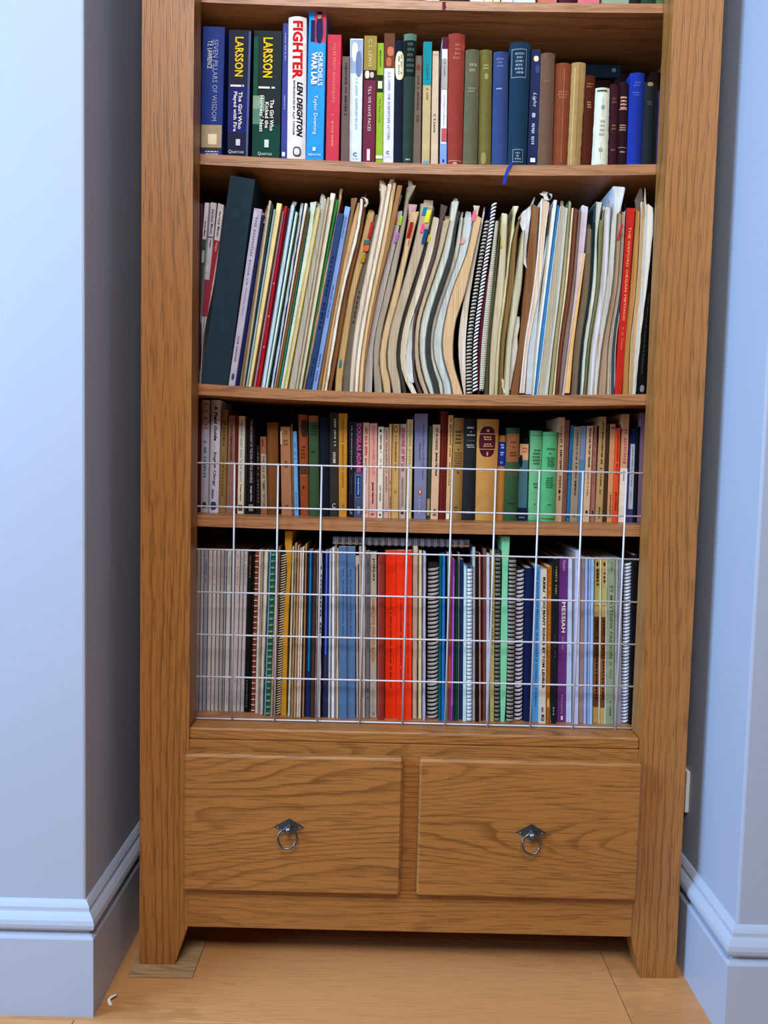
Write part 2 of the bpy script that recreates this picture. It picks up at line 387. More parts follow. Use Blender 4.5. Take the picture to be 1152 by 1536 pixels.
def sweep(face, outer, inner, t0=0.0, t1=1.0):
    """outer/inner: lists of (u, dx, y) -> a thin-walled open section swept up the book"""
    n = face.n; V, UV, Fc = [], [], []; k = len(outer)
    for i in range(n+1):
        t = t0+(t1-t0)*i/n
        for sec in (outer, inner):
            for j, (u, dx, y) in enumerate(sec):
                x, z = face.at(u, t); V.append((x+dx, y, z)); UV.append((x+dx+y, z))
    m = 2*k
    for i in range(n):
        a, b = i*m, (i+1)*m
        for j in range(k-1):
            Fc.append((a+j, a+j+1, b+j+1, b+j)); Fc.append((a+k+j+1, a+k+j, b+k+j, b+k+j+1))
        Fc.append((a+k, a, b, b+k)); Fc.append((a+k-1, a+m-1, b+m-1, b+k-1))
    for j in range(k-1):
        Fc.append((j+1, j, k+j, k+j+1)); e = n*m; Fc.append((e+j, e+j+1, e+k+j+1, e+k+j))
    return V, Fc, UV
def block(face, u0, u1, y0, y1, t0, t1, dx0=0.0, dx1=0.0, jag=0.0, nose=0.0):
    n = face.n if face.n > 1 else 1; V, UV, Fc = [], [], []
    for i in range(n+1):
        t = t0+(t1-t0)*i/n; jy = R.uniform(-jag, jag) if jag else 0.0
        for (u, dx, y) in ((u0, dx0, y0+nose+jy), (u0, dx0+nose*.6, y0+jy), (u1, dx1-nose*.6, y0+jy), (u1, dx1, y0+nose+jy), (u1, dx1, y1), (u0, dx0, y1)):
            x, z = face.at(u, t); V.append((x+dx, y, z)); UV.append((x+dx+.3*y, z))
    for i in range(n):
        a, b = i*6, (i+1)*6
        for j in range(6): Fc.append((a+j, a+(j+1) % 6, b+(j+1) % 6, b+j))
    Fc.append((5, 4, 3, 2, 1, 0)); e = n*6; Fc.append(tuple(e+j for j in range(6)))
    return V, Fc, UV

FONT_CACHE = {}
def text_mesh(s, bold, shear):
    key = (s, bold, shear)
    if key in FONT_CACHE: return FONT_CACHE[key]
    cu = bpy.data.curves.new('t', 'FONT'); cu.body = s; cu.resolution_u = 2; cu.offset = bold*.022; cu.shear = shear; cu.space_character = 1.05
    ob = bpy.data.objects.new('t', cu); COL.objects.link(ob); dg = bpy.context.evaluated_depsgraph_get()
    me = bpy.data.meshes.new_from_object(ob.evaluated_get(dg))
    V = [v.co.copy() for v in me.vertices]; Fc = [tuple(p.vertices) for p in me.polygons]
    bpy.data.objects.remove(ob); bpy.data.curves.remove(cu); bpy.data.meshes.remove(me)
    x0, x1 = min(v.x for v in V), max(v.x for v in V); y0, y1 = min(v.y for v in V), max(v.y for v in V)
    V = [((v.x-x0)/max(x1-x0, 1e-6), (v.y-y0)/max(y1-y0, 1e-6)) for v in V]
    FONT_CACHE[key] = (V, Fc); return V, Fc

def decorate(face, decor, root, bulge, sub):
    def P(u, v, lay):
        return (u, v, 0.0)
    def lay_on(V, Fc, lay):
        if bulge > 0:
            bm = bmesh.new(); vs_ = [bm.verts.new(p) for p in V]
            for q in Fc:
                try: bm.faces.new([vs_[i] for i in q])
                except ValueError: pass
            for i in range(1, 10):
                bmesh.ops.bisect_plane(bm, geom=bm.verts[:]+bm.edges[:]+bm.faces[:], plane_co=(i/10, 0, 0), plane_no=(1, 0, 0))
            bm.verts.index_update(); V = [v.co[:] for v in bm.verts]; Fc = [tuple(v.index for v in f.verts) for f in bm.faces]; bm.free()
        out = []
        for u, v, _ in V:
            x, z = face.at(u, 1-v); b = bulge*(1-(2*u-1)**2)
            out.append((x, face.Y-b-.00035-.00022*lay, z))
        return out, Fc
    for lay, d in enumerate(decor):
        k = d[0]; nm = 'title_lettering'
        if k in 'th':
            s, u0, u1, v0, v1, col = d[1:7]; bold = d[7] if len(d) > 7 else 1; shear = d[8] if len(d) > 8 else 0
            V2, Fc = text_mesh(s, bold, shear)
            V = [P(u0+(u1-u0)*b, v0+(v1-v0)*a, lay) if k == 't' else P(u0+(u1-u0)*a, v1+(v0-v1)*b, lay) for a, b in V2]
        elif k in 'po':
            u0, u1, v0, v1, col = d[1:6]; V, Fc = [], []; nm = 'title_panel'
            if k == 'p':
                m = 8
                for i in range(m+1):
                    u = u0+(u1-u0)*i/m; V += [P(u, v0, lay), P(u, v1, lay)]
                Fc = [(2*i, 2*i+1, 2*i+3, 2*i+2) for i in range(m)]
            else:
                m = 36; V = []
                for i in range(m):
                    g = 2*math.pi*i/m; e = .62
                    cx, cy = math.cos(g), math.sin(g)
                    V.append(P((u0+u1)/2+(u1-u0)/2*math.copysign(abs(cx)**e, cx), (v0+v1)/2+(v1-v0)/2*math.copysign(abs(cy)**(.9), cy), lay))
                Fc = [tuple(range(m))]
        elif k in 'de':
            u0, u1, v0, v1, col, n = d[1:7]; V, Fc = [], []
            if k == 'd':                     # illegible lettering running down the spine
                a = 0.0
                while a < n:
                    wv = R.uniform(.45, .85)
                    if R.random() > .14:
                        q = R.uniform(0, .25); i = len(V)
                        va, vb = v0+(v1-v0)*a/n, v0+(v1-v0)*min(a+wv, n)/n
                        V += [P(u0+(u1-u0)*q, va, lay), P(u0+(u1-u0)*q, vb, lay), P(u1, vb, lay), P(u1, va, lay)]; Fc.append((i, i+1, i+2, i+3))
                    a += 1.0
            else:                            # illegible lines across the spine
                for r_ in range(n):
                    va = v0+(v1-v0)*(r_+.2)/n; vb = v0+(v1-v0)*(r_+.75)/n; a = u0+R.uniform(0, .12); e = u1-R.uniform(0, .12)
                    while a < e:
                        b = min(a+R.uniform(.05, .13), e); i = len(V); c = (a+b)/2
                        V += [P(a, va, lay), P(a, vb, lay), P(b, vb, lay), P(b, va, lay)]; Fc.append((i, i+1, i+2, i+3)); a = b+.035
        elif k == 'n':                        # sticky note standing off the paper: px rectangle
            x0, x1, y0, y1, col = d[1:6]; nm = 'sticky_note'; V = []
            a, b = on_y(x0, y1, face.Y), on_y(x1, y0, face.Y); yy = face.Y-.0012-.0004*lay; lean = (b.z-a.z)*.22
            for yq, dz in ((yy, 0), (yy+.0005, 0)):
                V += [(a.x, yq, a.z), (b.x, yq, a.z), (b.x+lean, yq-.003, b.z), (a.x+lean, yq-.003, b.z)]
            Fc = [(0, 1, 2, 3), (7, 6, 5, 4), (0, 4, 5, 1), (1, 5, 6, 2), (2, 6, 7, 3), (3, 7, 4, 0)]
        if not V: continue
        if k != 'n': V, Fc = lay_on(V, Fc, lay)
        mesh_obj(nm, V, Fc, 'ink', root, face.origin, color=col)

def coil(face, root, col, pitch, rz, back, loop=1.0, tiltk=0.25, name='binding_coil'):
    V, Fc = [], []; z = .004; h = face.h
    while z < h-.004:
        t = z/h; l, zz = face.at(0, t); r, _ = face.at(1, t); c, hw = (l+r)/2, (r-l)/2
        path = []
        for i in range(9):
            g = math.pi*(1.02*i/8 - .01); path.append((c-hw*math.cos(g)*.97, face.Y+back-(back-.0006)*math.sin(g)*loop, zz + tiltk*pitch*(i/8-.5)*2))
        v, f = tube(path, .0007, 6, False, rz); k = len(V); V += v; Fc += [tuple(q+k for q in ff) for ff in f]
        z += pitch
    return mesh_obj(name, V, Fc, 'coil', root, face.origin, smooth=True, color=col)

NAMES = dict(pb='paperback_book', hb='hardback_book', sl='stapled_score', fe='music_score', sp='spiral_bound_book', bx='box_file')
CATS = dict(pb='book', hb='book', sl='music score', fe='music score', sp='spiral notebook', bx='box file')
ITEMS = []
def make(row, e):
    xbl, xbr, xtl, xtr, yt, col, kind, look = e[:8]; op = e[8] if len(e) > 8 else {}
    Y = op.get('Y', ROWY[row]) + (R.uniform(-1, 1)*(.0085 if row == 2 else .0065 if row == 4 else .0035) if 'Y' not in op else 0); D = op.get('d', ROWD[row]); D = min(D, .322-Y)
    if row in (2, 4) and kind in ('sl', 'fe') and min(xbr-xbl, xtr-xtl) > 1.8: xbl += .22; xbr -= .22; xtl += .25; xtr -= .25
    st = [(0, xbl, xbr)] + list(op.get('m', [])) + [(yt, xtl, xtr)]
    rag = op.get('rag', 0.0)
    if row < 2 or row == 3:
        if kind != 'hb': Y -= 0.0
    f = Face(row, st, Y, op.get('lift', 0.0), rag)
    name = op.get('name', NAMES[kind]); mat = op.get('mat', {'hb': 'cloth', 'bx': 'cloth'}.get(kind, 'gloss_cover'))
    pc = op.get('pc', 'd8ccb4'); w = f.w; O = f.origin; deco = op.get('dec', []); bulge = 0.0
    if kind == 'sl' and not deco and not op.get('flap'):
        r = min(w*.45, .0014)
        V, Fc, UV = block(f, 0, 1, Y, Y+D, 0, 1, jag=rag*.6, nose=r)
        o = mesh_obj(name, V, Fc, op.get('mat', 'pages' if op.get('leafy') else 'gloss_cover'), None, O, UV, color=col)
    else:
        o = empty(name, O)
        if kind in ('pb', 'sl'):
            t = min(.0007, w*.2); r = min(.0012, w*.3)
            out = [(0, 0, Y+D), (0, 0, Y+r), (0, r*.7, Y), (1, -r*.7, Y), (1, 0, Y+r), (1, 0, Y+D)]
            inn = [(0, t, Y+D), (0, t, Y+r+t), (0, t+r*.4, Y+t), (1, -t-r*.4, Y+t), (1, -t, Y+r+t), (1, -t, Y+D)]
            V, Fc, UV = sweep(f, out, inn); mesh_obj('cover', V, Fc, mat, o, O, UV, color=col)
            V, Fc, UV = block(f, 0, 1, Y+t+.0002, Y+D-.001, .003, .996, t, -t); mesh_obj('pages', V, Fc, 'pages', o, O, UV, color=pc)
        elif kind == 'hb':
            t = min(.0024, w*.12); b = bulge = min(.0055, w*.17); N = 8
            out = [(0, 0, Y+D), (0, 0, Y+.009), (0, .0007, Y+.006), (0, 0, Y+.002)]; inn = [(0, t, Y+D), (0, t, Y+.009), (0, t+.0007, Y+.006), (0, t, Y+.002+t)]
            for i in range(N+1):
                u = i/N; y = Y-b*(1-(2*u-1)**2); out.append((u, 0, y)); inn.append((u, t*(1-2*u), y+t))
            out += [(1, 0, Y+.002), (1, -.0007, Y+.006), (1, 0, Y+.009), (1, 0, Y+D)]; inn += [(1, -t, Y+.002+t), (1, -t-.0007, Y+.006), (1, -t, Y+.009), (1, -t, Y+D)]
            V, Fc, UV = sweep(f, out, inn); mesh_obj('cover', V, Fc, mat, o, O, UV, color=col)
            q = .003/f.h; V, Fc, UV = block(f, 0, 1, Y+t+.001, Y+D-.004, q, 1-q, t, -t); mesh_obj('pages', V, Fc, 'pages', o, O, UV, color=pc)
        elif kind == 'fe':                    # leaves face the room, covers show as thin edges
            t = min(.0009, w*.14); cc = op.get('cc', 'b9ab98')
            V, Fc, UV = block(f, 0, 1, Y+.0004, Y+D-.002, 0, 1, t, -t, jag=rag*.5, nose=min(.0010, w*.15)); mesh_obj('pages', V, Fc, 'pages', o, O, UV, color=col)
            V1, F1, U1 = block(f, 0, 0, Y-.0004, Y+D, 0, .995, 0, t); V2, F2, U2 = block(f, 1, 1, Y-.0004, Y+D, 0, .995, -t, 0)
            k = len(V1); mesh_obj('cover', V1+V2, F1+[tuple(i+k for i in q) for q in F2], mat, o, O, U1+U2, color=cc)
        elif kind == 'sp':
            back = op.get('back', .007); t = min(.001, w*.15); cc = op.get('cc', col); inset = op.get('inset', w*.12)
            V1, F1, U1 = block(f, 0, 0, Y+back*.8, Y+D, 0, 1, inset, inset+t); V2, F2, U2 = block(f, 1, 1, Y+back*.8, Y+D, 0, 1, -inset-t, -inset)
            k = len(V1); mesh_obj('cover', V1+V2, F1+[tuple(i+k for i in q) for q in F2], mat, o, O, U1+U2, color=cc)
            V, Fc, UV = block(f, 0, 1, Y+back, Y+D-.002, .003, .996, inset+t, -inset-t); mesh_obj('pages', V, Fc, 'pages', o, O, UV, color=op.get('pc', '2a2a2e'))
            coil(f, o, op.get('coil', 'd5d7de'), op.get('pitch', .0082), op.get('rz', .0019), back, tiltk=op.get('tk', .2))
        elif kind == 'bx':
            t = .0026
            out = [(0, 0, Y+D), (0, 0, Y+.002), (0, .001, Y), (1, -.001, Y), (1, 0, Y+.002), (1, 0, Y+D)]
            inn = [(0, t, Y+D), (0, t, Y+t), (0, t, Y+t), (1, -t, Y+t), (1, -t, Y+t), (1, -t, Y+D)]
            V, Fc, UV = sweep(f, out, inn); mesh_obj('case', V, Fc, mat, o, O, UV, color=col)
            V, Fc, UV = block(f, 0, 1, Y+t+.0005, Y+D-.004, .01, .985, t, -t); mesh_obj('lid', V, Fc, 'cloth', o, O, UV, color='20262a')
        decorate(f, deco, o, bulge, True)
        flaps = list(op.get('flap', []))
        if row == 2 and kind == 'fe' and 'flap' not in op and R.random() < .8:      # leaves that have worked up and curled over at the head
            wt = xtr-xtl; a0 = xtl+wt*R.uniform(.05, .3); b0 = xtr-wt*R.uniform(.0, .3); g = R.uniform(-.5, .8)*min(wt, 8); up = R.uniform(4, 10)
            flaps.append((col, .0008, [(yt+9, a0-1.5, b0-1.5), (yt, a0, b0), (yt-up*.55, a0+g*.2, b0+g*.5), (yt-up, a0+g*.4+1, b0+g+R.uniform(-2, 1.5))]))
        for fc, dy, fs in flaps:  # loose or torn leaves: a thin sheet with its own outline
            V, Fc = [], []; m = len(fs)
            for i, (y, a, b) in enumerate(fs):
                pa, pb = on_y(a, y, Y), on_y(b, y, Y); bow = .006*math.sin(i*1.3)
                for yy in (Y-dy+bow*.3, Y-dy+bow*.3+.0006): V += [(pa.x, yy, pa.z), (pb.x, yy+.004, pb.z)]
            for i in range(m-1):
                a, b = i*4, i*4+4
                Fc += [(a, a+1, b+1, b), (a+3, a+2, b+2, b+3), (a+2, a, b, b+2), (a+1, a+3, b+3, b+1)]
            e4 = (m-1)*4; Fc += [(2, 3, 1, 0), (e4, e4+1, e4+3, e4+2)]
            mesh_obj('loose_leaf', V, Fc, 'pages', o, O, [(v[0], v[2]) for v in V], color=fc)
        if 'ribbon' in op:
            rc, pts = op['ribbon']; path = [on_y(x, y, yy) for x, y, yy in pts]
            V, Fc = [], []
            for p in path: V += [(p.x-.0028, p.y, p.z), (p.x+.0028, p.y-.002, p.z), (p.x+.0028, p.y-.0014, p.z), (p.x-.0028, p.y+.0006, p.z)]
            for i in range(len(path)-1):
                for j in range(4): Fc.append((i*4+j, i*4+(j+1) % 4, i*4+4+(j+1) % 4, i*4+4+j))
            Fc += [(3, 2, 1, 0), tuple(len(V)-4+j for j in range(4))]
            mesh_obj('ribbon_marker', V, Fc, 'cloth', o, O, color=rc)
    ITEMS.append([o, row, look, op.get('an'), op.get('cat', CATS[kind]), (xbl+xbr)/2, 'Y' in op and row == 1])
    return o
# ------------------------------------------------------------------ upper shelf
WH = 'e6e6ea'
ROW1 = [
 (300,332.5,304,337.7,40,'233a86','pb','royal blue paperback with a photo band near its foot',{'an':'royal blue paperback','dec':[('p',0.03,.97,.75,.93,'a89c84'),('p',.35,.75,.82,.90,'d8cfb4'),('p',.03,.97,.925,.945,'4a4438'),('t','SEVEN PILLARS OF WISDOM',.50,.72,.10,.72,'9aa6c8',0),('t','T.E. LAWRENCE',.25,.46,.11,.32,'d5dcf0',0),('e',.15,.85,.948,.985,'b9c4e4',2)]}),
 (340.4,371.7,343,377,45,'1b2044','pb','navy thriller paperback with yellow author lettering',{'dec':[('p',.02,.98,.44,.80,'2a3078'),('p',.90,.995,.01,.99,'5a6a98'),('t','LARSSON',.30,.68,.055,.36,'e8c428',1),('p',.12,.62,.425,.44,'e0e4f0'),('p',.66,.74,.425,.44,'c0c8e0'),('t','The Girl Who',.50,.68,.48,.77,WH,1),('t','Played with Fire',.24,.44,.48,.79,WH,1),('p',.42,.62,.85,.90,'c8cede'),('h','Quercus',.08,.80,.935,.965,'c8cede',0)]}),
 (377.5,419.6,381,423.7,46,'14272c','pb','dark green thriller paperback with yellow author lettering',{'dec':[('p',.01,.16,.05,.50,'1f5a48'),('p',.01,.99,.72,.99,'1d4a42'),('p',.01,.42,.50,.62,'86a294'),('p',.01,.30,.60,.72,'5f8a78'),('t','LARSSON',.34,.68,.055,.36,'e8c428',1),('p',.20,.60,.43,.445,'e0e4e8'),('p',.66,.78,.43,.445,'c0c8d0'),('t','The Girl Who',.62,.76,.53,.77,WH,1),('t','Kicked the',.45,.58,.55,.75,WH,1),('t',"Hornets' Nest",.26,.40,.50,.78,WH,1),('p',.45,.60,.84,.90,'c8d4ce'),('h','Quercus',.22,.72,.935,.965,'c8d4ce',0)]}),
 (421,430,424.4,433,35,'3d4794','pb','thin violet-blue paperback beside a white hardback',{'dec':[('d',.35,.60,.07,.27,'9aa0d0',21),('d',.35,.60,.52,.62,'9aa0d0',10),('p',.2,.7,.93,.96,'e6e6f4')]}),
 (430.4,458,433,460,27,'dcd9dc','hb','white jacketed hardback with huge red title letters',{'an':'white hardback titled in red','mat':'gloss_cover','dec':[('t','FIGHTER',.25,.82,.03,.43,'c41c22',2),('t','LEN DEIGHTON',.52,.84,.45,.83,'15151a',2,.2),('t','INTRODUCED BY A.J.P. TAYLOR',.28,.42,.44,.82,'2a2a30',1),('o',.33,.78,.90,.97,'5a5a62'),('o',.40,.70,.912,.958,'d0ced2')]}),
 (458.8,485,463.8,490,17,'2795dd','pb','bright blue paperback with a red portrait panel on top',{'an':'bright blue paperback','dec':[('p',.30,.99,.005,.205,'c0445a'),('o',.42,.82,.035,.21,'26305c'),('o',.48,.72,.012,.05,'c89884'),('p',.12,.36,.06,.20,'26305c'),('p',.47,.73,.005,.022,'1a1f36'),('t',"CHURCHILL'S",.58,.86,.27,.49,'eaf4fc',1),('t','WAR LAB',.20,.54,.27,.485,'ffffff',2),('t','Taylor Downing',.34,.60,.555,.815,'e4f2fc',0),('p',.38,.55,.90,.925,'cfe6f8'),('h','ABACUS',.12,.85,.943,.957,'cfe6f8',0)]}),
 (488,508,491.5,512.3,52,'c03a52','pb','crimson paperback with faint gold title',{'dec':[('t','TALES FROM SHAKESPEARE',.42,.62,.06,.52,'d98a78',0),('d',.40,.55,.60,.88,'d98a78',21)]}),
 (511,523.7,513.5,524.4,84.6,'6a5a58','pb','short grey-brown paperback between red and white spines',{'dec':[('d',.35,.65,.06,.55,'3a3236',26)]}),
 (523.7,541.8,525.3,545,58,'cdd6f2','pb','pale blue paperback with grey swirls at the top',{'dec':[('p',.05,.95,.01,.27,'9cacc8'),('o',.15,.60,.03,.18,'dbe2f4'),('o',.45,.9,.10,.30,'6f80a4'),('t','C.S. LEWIS  SURPRISED BY JOY',.38,.62,.31,.72,'8a98bc',0),('h','C',.30,.62,.90,.93,'5a6688',1),('h','Collins',.25,.75,.945,.955,'5a6688',0)]}),
 (543.6,562,546.7,565.5,53.7,'6e1f3e','pb','maroon paperback with an olive top panel',{'dec':[('p',0,1,0,.265,'9a8848'),('p',.05,.95,.265,.34,'2a2a26'),('o',.1,.45,.27,.33,'d8d4c4'),('o',.5,.8,.28,.325,'b8b4a4'),('t','C.S. LEWIS',.36,.62,.03,.24,'d8d0a4',0),('t','TILL WE HAVE FACES',.38,.62,.39,.74,'d8c0c8',0),('p',.35,.6,.88,.97,'d8c8cc')]}),
 (563,574,566,576,64.5,'8fae2e','pb','slim lime green paperback with a black photo band',{'dec':[('p',.05,.95,.26,.40,'26301a'),('p',.2,.8,.31,.37,'d0d8c0'),('d',.35,.6,.06,.20,'5a7020',8),('t','The Four Loves',.35,.6,.45,.65,'5a7020',0),('p',.05,.95,.92,.945,'e4e8d4')]}),
 (574,590,576.7,592.5,50,'cfd2ee','pb','pale lilac paperback with a tawny picture on top',{'dec':[('p',0,1,0,.26,'6e4438'),('o',.3,.9,.10,.17,'c47a5c'),('o',.2,.7,.18,.25,'b86a44'),('t','C.S. LEWIS  THE SCREWTAPE LETTERS',.38,.62,.29,.80,'6a6c98',0),('h','C',.3,.6,.885,.91,'4a4c70',1),('h','Collins',.25,.72,.925,.933,'4a4c70',0),('p',.02,.98,.975,.998,'7a6a5c')]}),
 (590.7,604,593,607,61,'1e2636','hb','slim black hardback with a torn white label',{'an':'slim black hardback','dec':[('o',.02,.98,.09,.315,'d4cfb8'),('d',.3,.5,.13,.28,'8a8470',9),('d',.6,.75,.12,.27,'8a8470',9)]}),
 (604,618.5,606,625,52,'33433e','hb','dark green hardback with a black title block',{'dec':[('p',0,1,.0,.05,'5c7a6c'),('p',.02,.98,.05,.32,'181e20'),('e',.2,.85,.06,.30,'4a6058',6),('e',.2,.75,.945,.965,'a8b8a8',1)]}),
 (619,631,623,633,83.5,'6c5e52','pb','grey-brown paperback with a small red disc',{'dec':[('o',.2,.8,.08,.13,'7a3a30'),('d',.35,.6,.18,.60,'463a34',20)]}),
 (632.7,644.5,635.4,648,62.7,'b8a67e','pb','beige paperback with a teal upper third',{'dec':[('p',0,1,0,.345,'1c8a94'),('d',.4,.62,.18,.31,'146a74',6),('d',.4,.62,.37,.47,'8a7850',6),('p',.15,.8,.955,.985,'5a9cc0')]}),
 (646,657,649,658.5,76.7,'c4b29c','pb','slim cream paperback with a plain top',{'dec':[('t','C S Lewis',.30,.62,.54,.70,'2e2822',1),('p',.1,.9,.03,.033,'a8967e')]}),
 (660,669.5,663.6,672,55.7,'d3d3e2','pb','slim white paperback with maroon top and blue foot',{'dec':[('p',0,1,0,.09,'5c2436'),('p',0,1,.17,.40,'a8a4a0'),('t','C.S. Lewis',.35,.65,.16,.30,'38384a',0),('t','The Pilgrim\'s Regress',.35,.6,.44,.68,'38384a',0),('p',.1,.95,.70,.80,'b85c60'),('p',0,1,.82,.99,'7c9ce0'),('o',.35,.65,.94,.965,'2a3456')]}),
 (671,693,672.7,697.5,52,'8c3f38','hb','tall faded red cloth hardback with a frayed head',{'an':'tall faded red hardback','mat':'worn','rag':.0006,'dec':[('e',.3,.75,.07,.20,'a86a58',4),('p',.05,.95,.952,.957,'c89484'),('o',.35,.65,.965,.995,'c89484')]}),
 (694,715.6,698.6,719.4,75.6,'62624e','hb','olive grey cloth hardback with dull title lines',{'dec':[('e',.2,.8,.11,.20,'8e8c74',2),('e',.2,.8,.32,.37,'8e8c74',2),('p',.05,.95,.96,.963,'8e8c74')]}),
 (717,736,720,738,76,'6e6a3c','hb','moss green cloth hardback with worn head',{'mat':'worn','dec':[('e',.2,.8,.12,.17,'a29a64',2),('o',.4,.7,.20,.25,'96905a'),('o',.2,.6,.87,.97,'8e8856')]}),
 (737.5,760.6,740.6,762.4,79,'384a78','hb','slate blue cloth hardback beside the thick teal volume',{'dec':[('e',.15,.7,.05,.14,'6a7498',3),('e',.15,.6,.31,.33,'a0a8c4',1)]}),
 (761.6,789,766,796,65,'1f3a52','hb','thick dark teal hardback with boxed gilt title and blue ribbon',{'an':'thick teal hardback','dec':[('p',.06,.80,.055,.285,'7c8ca0'),('p',.085,.775,.062,.278,'1b3348'),('e',.2,.68,.08,.26,'7c8ca0',6),('p',.22,.78,.86,.965,'7c8ca0'),('p',.25,.75,.866,.958,'1b3348'),('e',.32,.68,.88,.95,'7c8ca0',3)],'ribbon':('2a3c9c',[(769,243,.073),(766,247,.050),(762,253,.049),(758,265,.048),(756,277,.050)])}),
 (790,806,797,811,74,'1c2a5a','pb','midnight blue paperback with white stars and script',{'dec':[('o',.3,.8,.055,.10,'e0dcc0'),('o',.5,.95,.13,.20,'3a4a80'),('t','Light',.30,.72,.36,.48,'c8ccd8',0,.3),('o',.3,.65,.53,.57,'aab0c8'),('d',.3,.6,.62,.80,'aab0c8',10),('p',.3,.75,.91,.945,'e4e6f0')]}),
 (806,828,811.5,832.6,81,'6a5346','hb','taupe cloth hardback with crumpled head',{'mat':'worn','rag':.0005,'dec':[('e',.15,.8,.24,.255,'8c7260',1)],'d':.11}),
 (828.6,850,833.7,857,96,'7e4630','hb','russet cloth hardback with a cracked spine',{'mat':'worn','dec':[('e',.15,.85,.26,.34,'a06a4c',3),('p',.52,.55,.05,.95,'a8765a')],'d':.11}),
 (851,870,858,878.7,95,'9c8458','hb','tan bare-spined old hardback with torn cloth',{'mat':'worn','rag':.0007,'dec':[('p',.2,.24,.05,.97,'c8b080'),('p',.55,.58,.02,.9,'6a5434'),('p',.8,.84,.1,.97,'b89c6c')],'d':.11}),
 (871,887,877,893,114,'4e2318','hb','short dark brown leather book with gilt ornament',{'mat':'worn','dec':[('e',.15,.85,.08,.14,'8a5c3c',2),('e',.25,.75,.28,.36,'b08454',3)],'d':.10}),
 (887,911,893.5,914.6,133,'b8c0b4','hb','small pale grey book with torn paper spine label',{'an':'small pale grey book','mat':'worn','rag':.0006,'dec':[('p',.1,.8,.03,.05,'4a4a44'),('p',.15,.85,.07,.97,'c6ccbe'),('o',.4,.65,.22,.28,'8e9488'),('p',.5,.53,.12,.36,'9aa094'),('e',.3,.7,.40,.62,'9aa094',4),('o',.35,.6,.76,.81,'8e9488'),('p',.46,.49,.7,.9,'9aa094')],'d':.10}),
 (912,924.7,915.8,928,126.6,'3c1c28','hb','small plum leather book with dull gilt lines',{'dec':[('e',.2,.8,.16,.24,'6a4a48',2),('e',.2,.8,.48,.56,'7a5a50',2),('e',.2,.8,.78,.81,'7a5a50',1)],'d':.10}),
 (925,938.7,929,942,124,'2c1a24','hb','small black-plum leather book with bright gilt bands',{'dec':[('e',.1,.9,.16,.32,'c89c8c',4),('p',.05,.95,.315,.32,'d8b4a0'),('e',.1,.9,.49,.57,'b08c7c',3),('p',.05,.95,.76,.765,'b08c7c'),('e',.15,.85,.80,.83,'b08c7c',1)],'d':.10}),
 (939.7,961.5,945,967,110.6,'22358e','hb','vivid blue cloth hardback with faint lettering',{'an':'vivid blue hardback','dec':[('e',.2,.8,.09,.15,'4a60b4',2),('e',.2,.7,.2,.25,'4a60b4',2),('p',.1,.9,.965,.968,'5a70c4')],'d':.11}),
 (962,978.6,967,982.6,124,'22282e','hb','black-green cloth hardback with a frayed gilt head',{'mat':'worn','dec':[('o',.25,.8,.005,.05,'8c7c58'),('e',.2,.75,.22,.28,'4a5258',2)],'d':.11}),
 (979,982.5,983,986.5,128,'1e2024','sl','very thin black booklet near the bookcase post',{'d':.10,'cat':'booklet','name':'thin_booklet'}),
 (983,990,988,995,136,'5a5490','pb','short violet paperback against the bookcase post',{'d':.10}),
]
for e in ROW1: make(1, e)
make(1, (297,299.5,298.5,301.5,73,'d8dadc','sl','white page edges wedged behind the royal blue paperback',{'Y':.16,'d':.10,'cat':'booklet','name':'thin_booklet'}))
make(1, (886,908,893,921,122,'4a2a2c','hb','maroon hardback in the back row under lying book',{'Y':.205,'d':.10,'pc':'8a7a70'}))
make(1, (862,884,868,890,119,'3a2c2a','hb','dark brown hardback in the back row',{'Y':.205,'d':.10}))
make(1, (838,860,843,866,119,'2a2c34','hb','charcoal hardback in the back row beside brown one',{'Y':.205,'d':.10}))
make(1, (913,936,922,944,112,'4c3034','hb','plum hardback in back row with grey page tops',{'Y':.205,'d':.10,'pc':'8a7a70'}))
make(1, (968,986,975,994,110,'4a3032','hb','brown hardback in back row behind the violet paperback',{'Y':.205,'d':.10,'pc':'8a7a70'}))
# a volume lying flat across the back row
a, b = on_y(835, 108, .205), on_y(929, 113, .205); zt = max(on_y(855, 119, .205).z, on_y(880, 119, .205).z)+.002
lb = empty('hardback_book', ((a.x+b.x)/2, .205, zt)); LO = tuple(lb.location)
tag(lb, 'slate blue hardback lying flat on top of the back row', 'book', 'books in the back row of the upper shelf')
x0, x1, th = a.x, b.x, .024
N = 8; V = []; Fc = []
sec = [(.30, 0), (.200, 0)] + [(.200-.004*math.sin(math.pi*i/N), th*i/N) for i in range(N+1)] + [(.30, th)]
inn = [(.30, .0025), (.204, .0025)] + [(.204-.002*math.sin(math.pi*i/N), .0025+(th-.005)*i/N) for i in range(N+1)] + [(.30, th-.0025)]
k = len(sec)
for x in (x0, x1):
    for s in (sec, inn):
        for y, z in s: V.append((x, y, zt+z))
for j in range(k-1): Fc += [(j, j+1, 2*k+j+1, 2*k+j), (k+j+1, k+j, 3*k+j, 3*k+j+1), (j, k+j, k+j+1, j+1), (2*k+j, 2*k+j+1, 3*k+j+1, 3*k+j)]
mesh_obj('cover', V, Fc, 'cloth', lb, LO, color='36465a')
bmx = box_bm(x0+.003, x1-.003, .206, .296, zt+.003, zt+th-.003); bm_obj('pages', bmx, 'plastic', lb, LO)
V = []; Fc = []
for i in range(12): g = 2*math.pi*i/12; V.append((x1-.014+.0045*math.cos(g), .1952, zt+th*.5+.0045*math.sin(g)))
mesh_obj('title_panel', V, [tuple(range(12))], 'ink', lb, LO, color='9aa8b8')

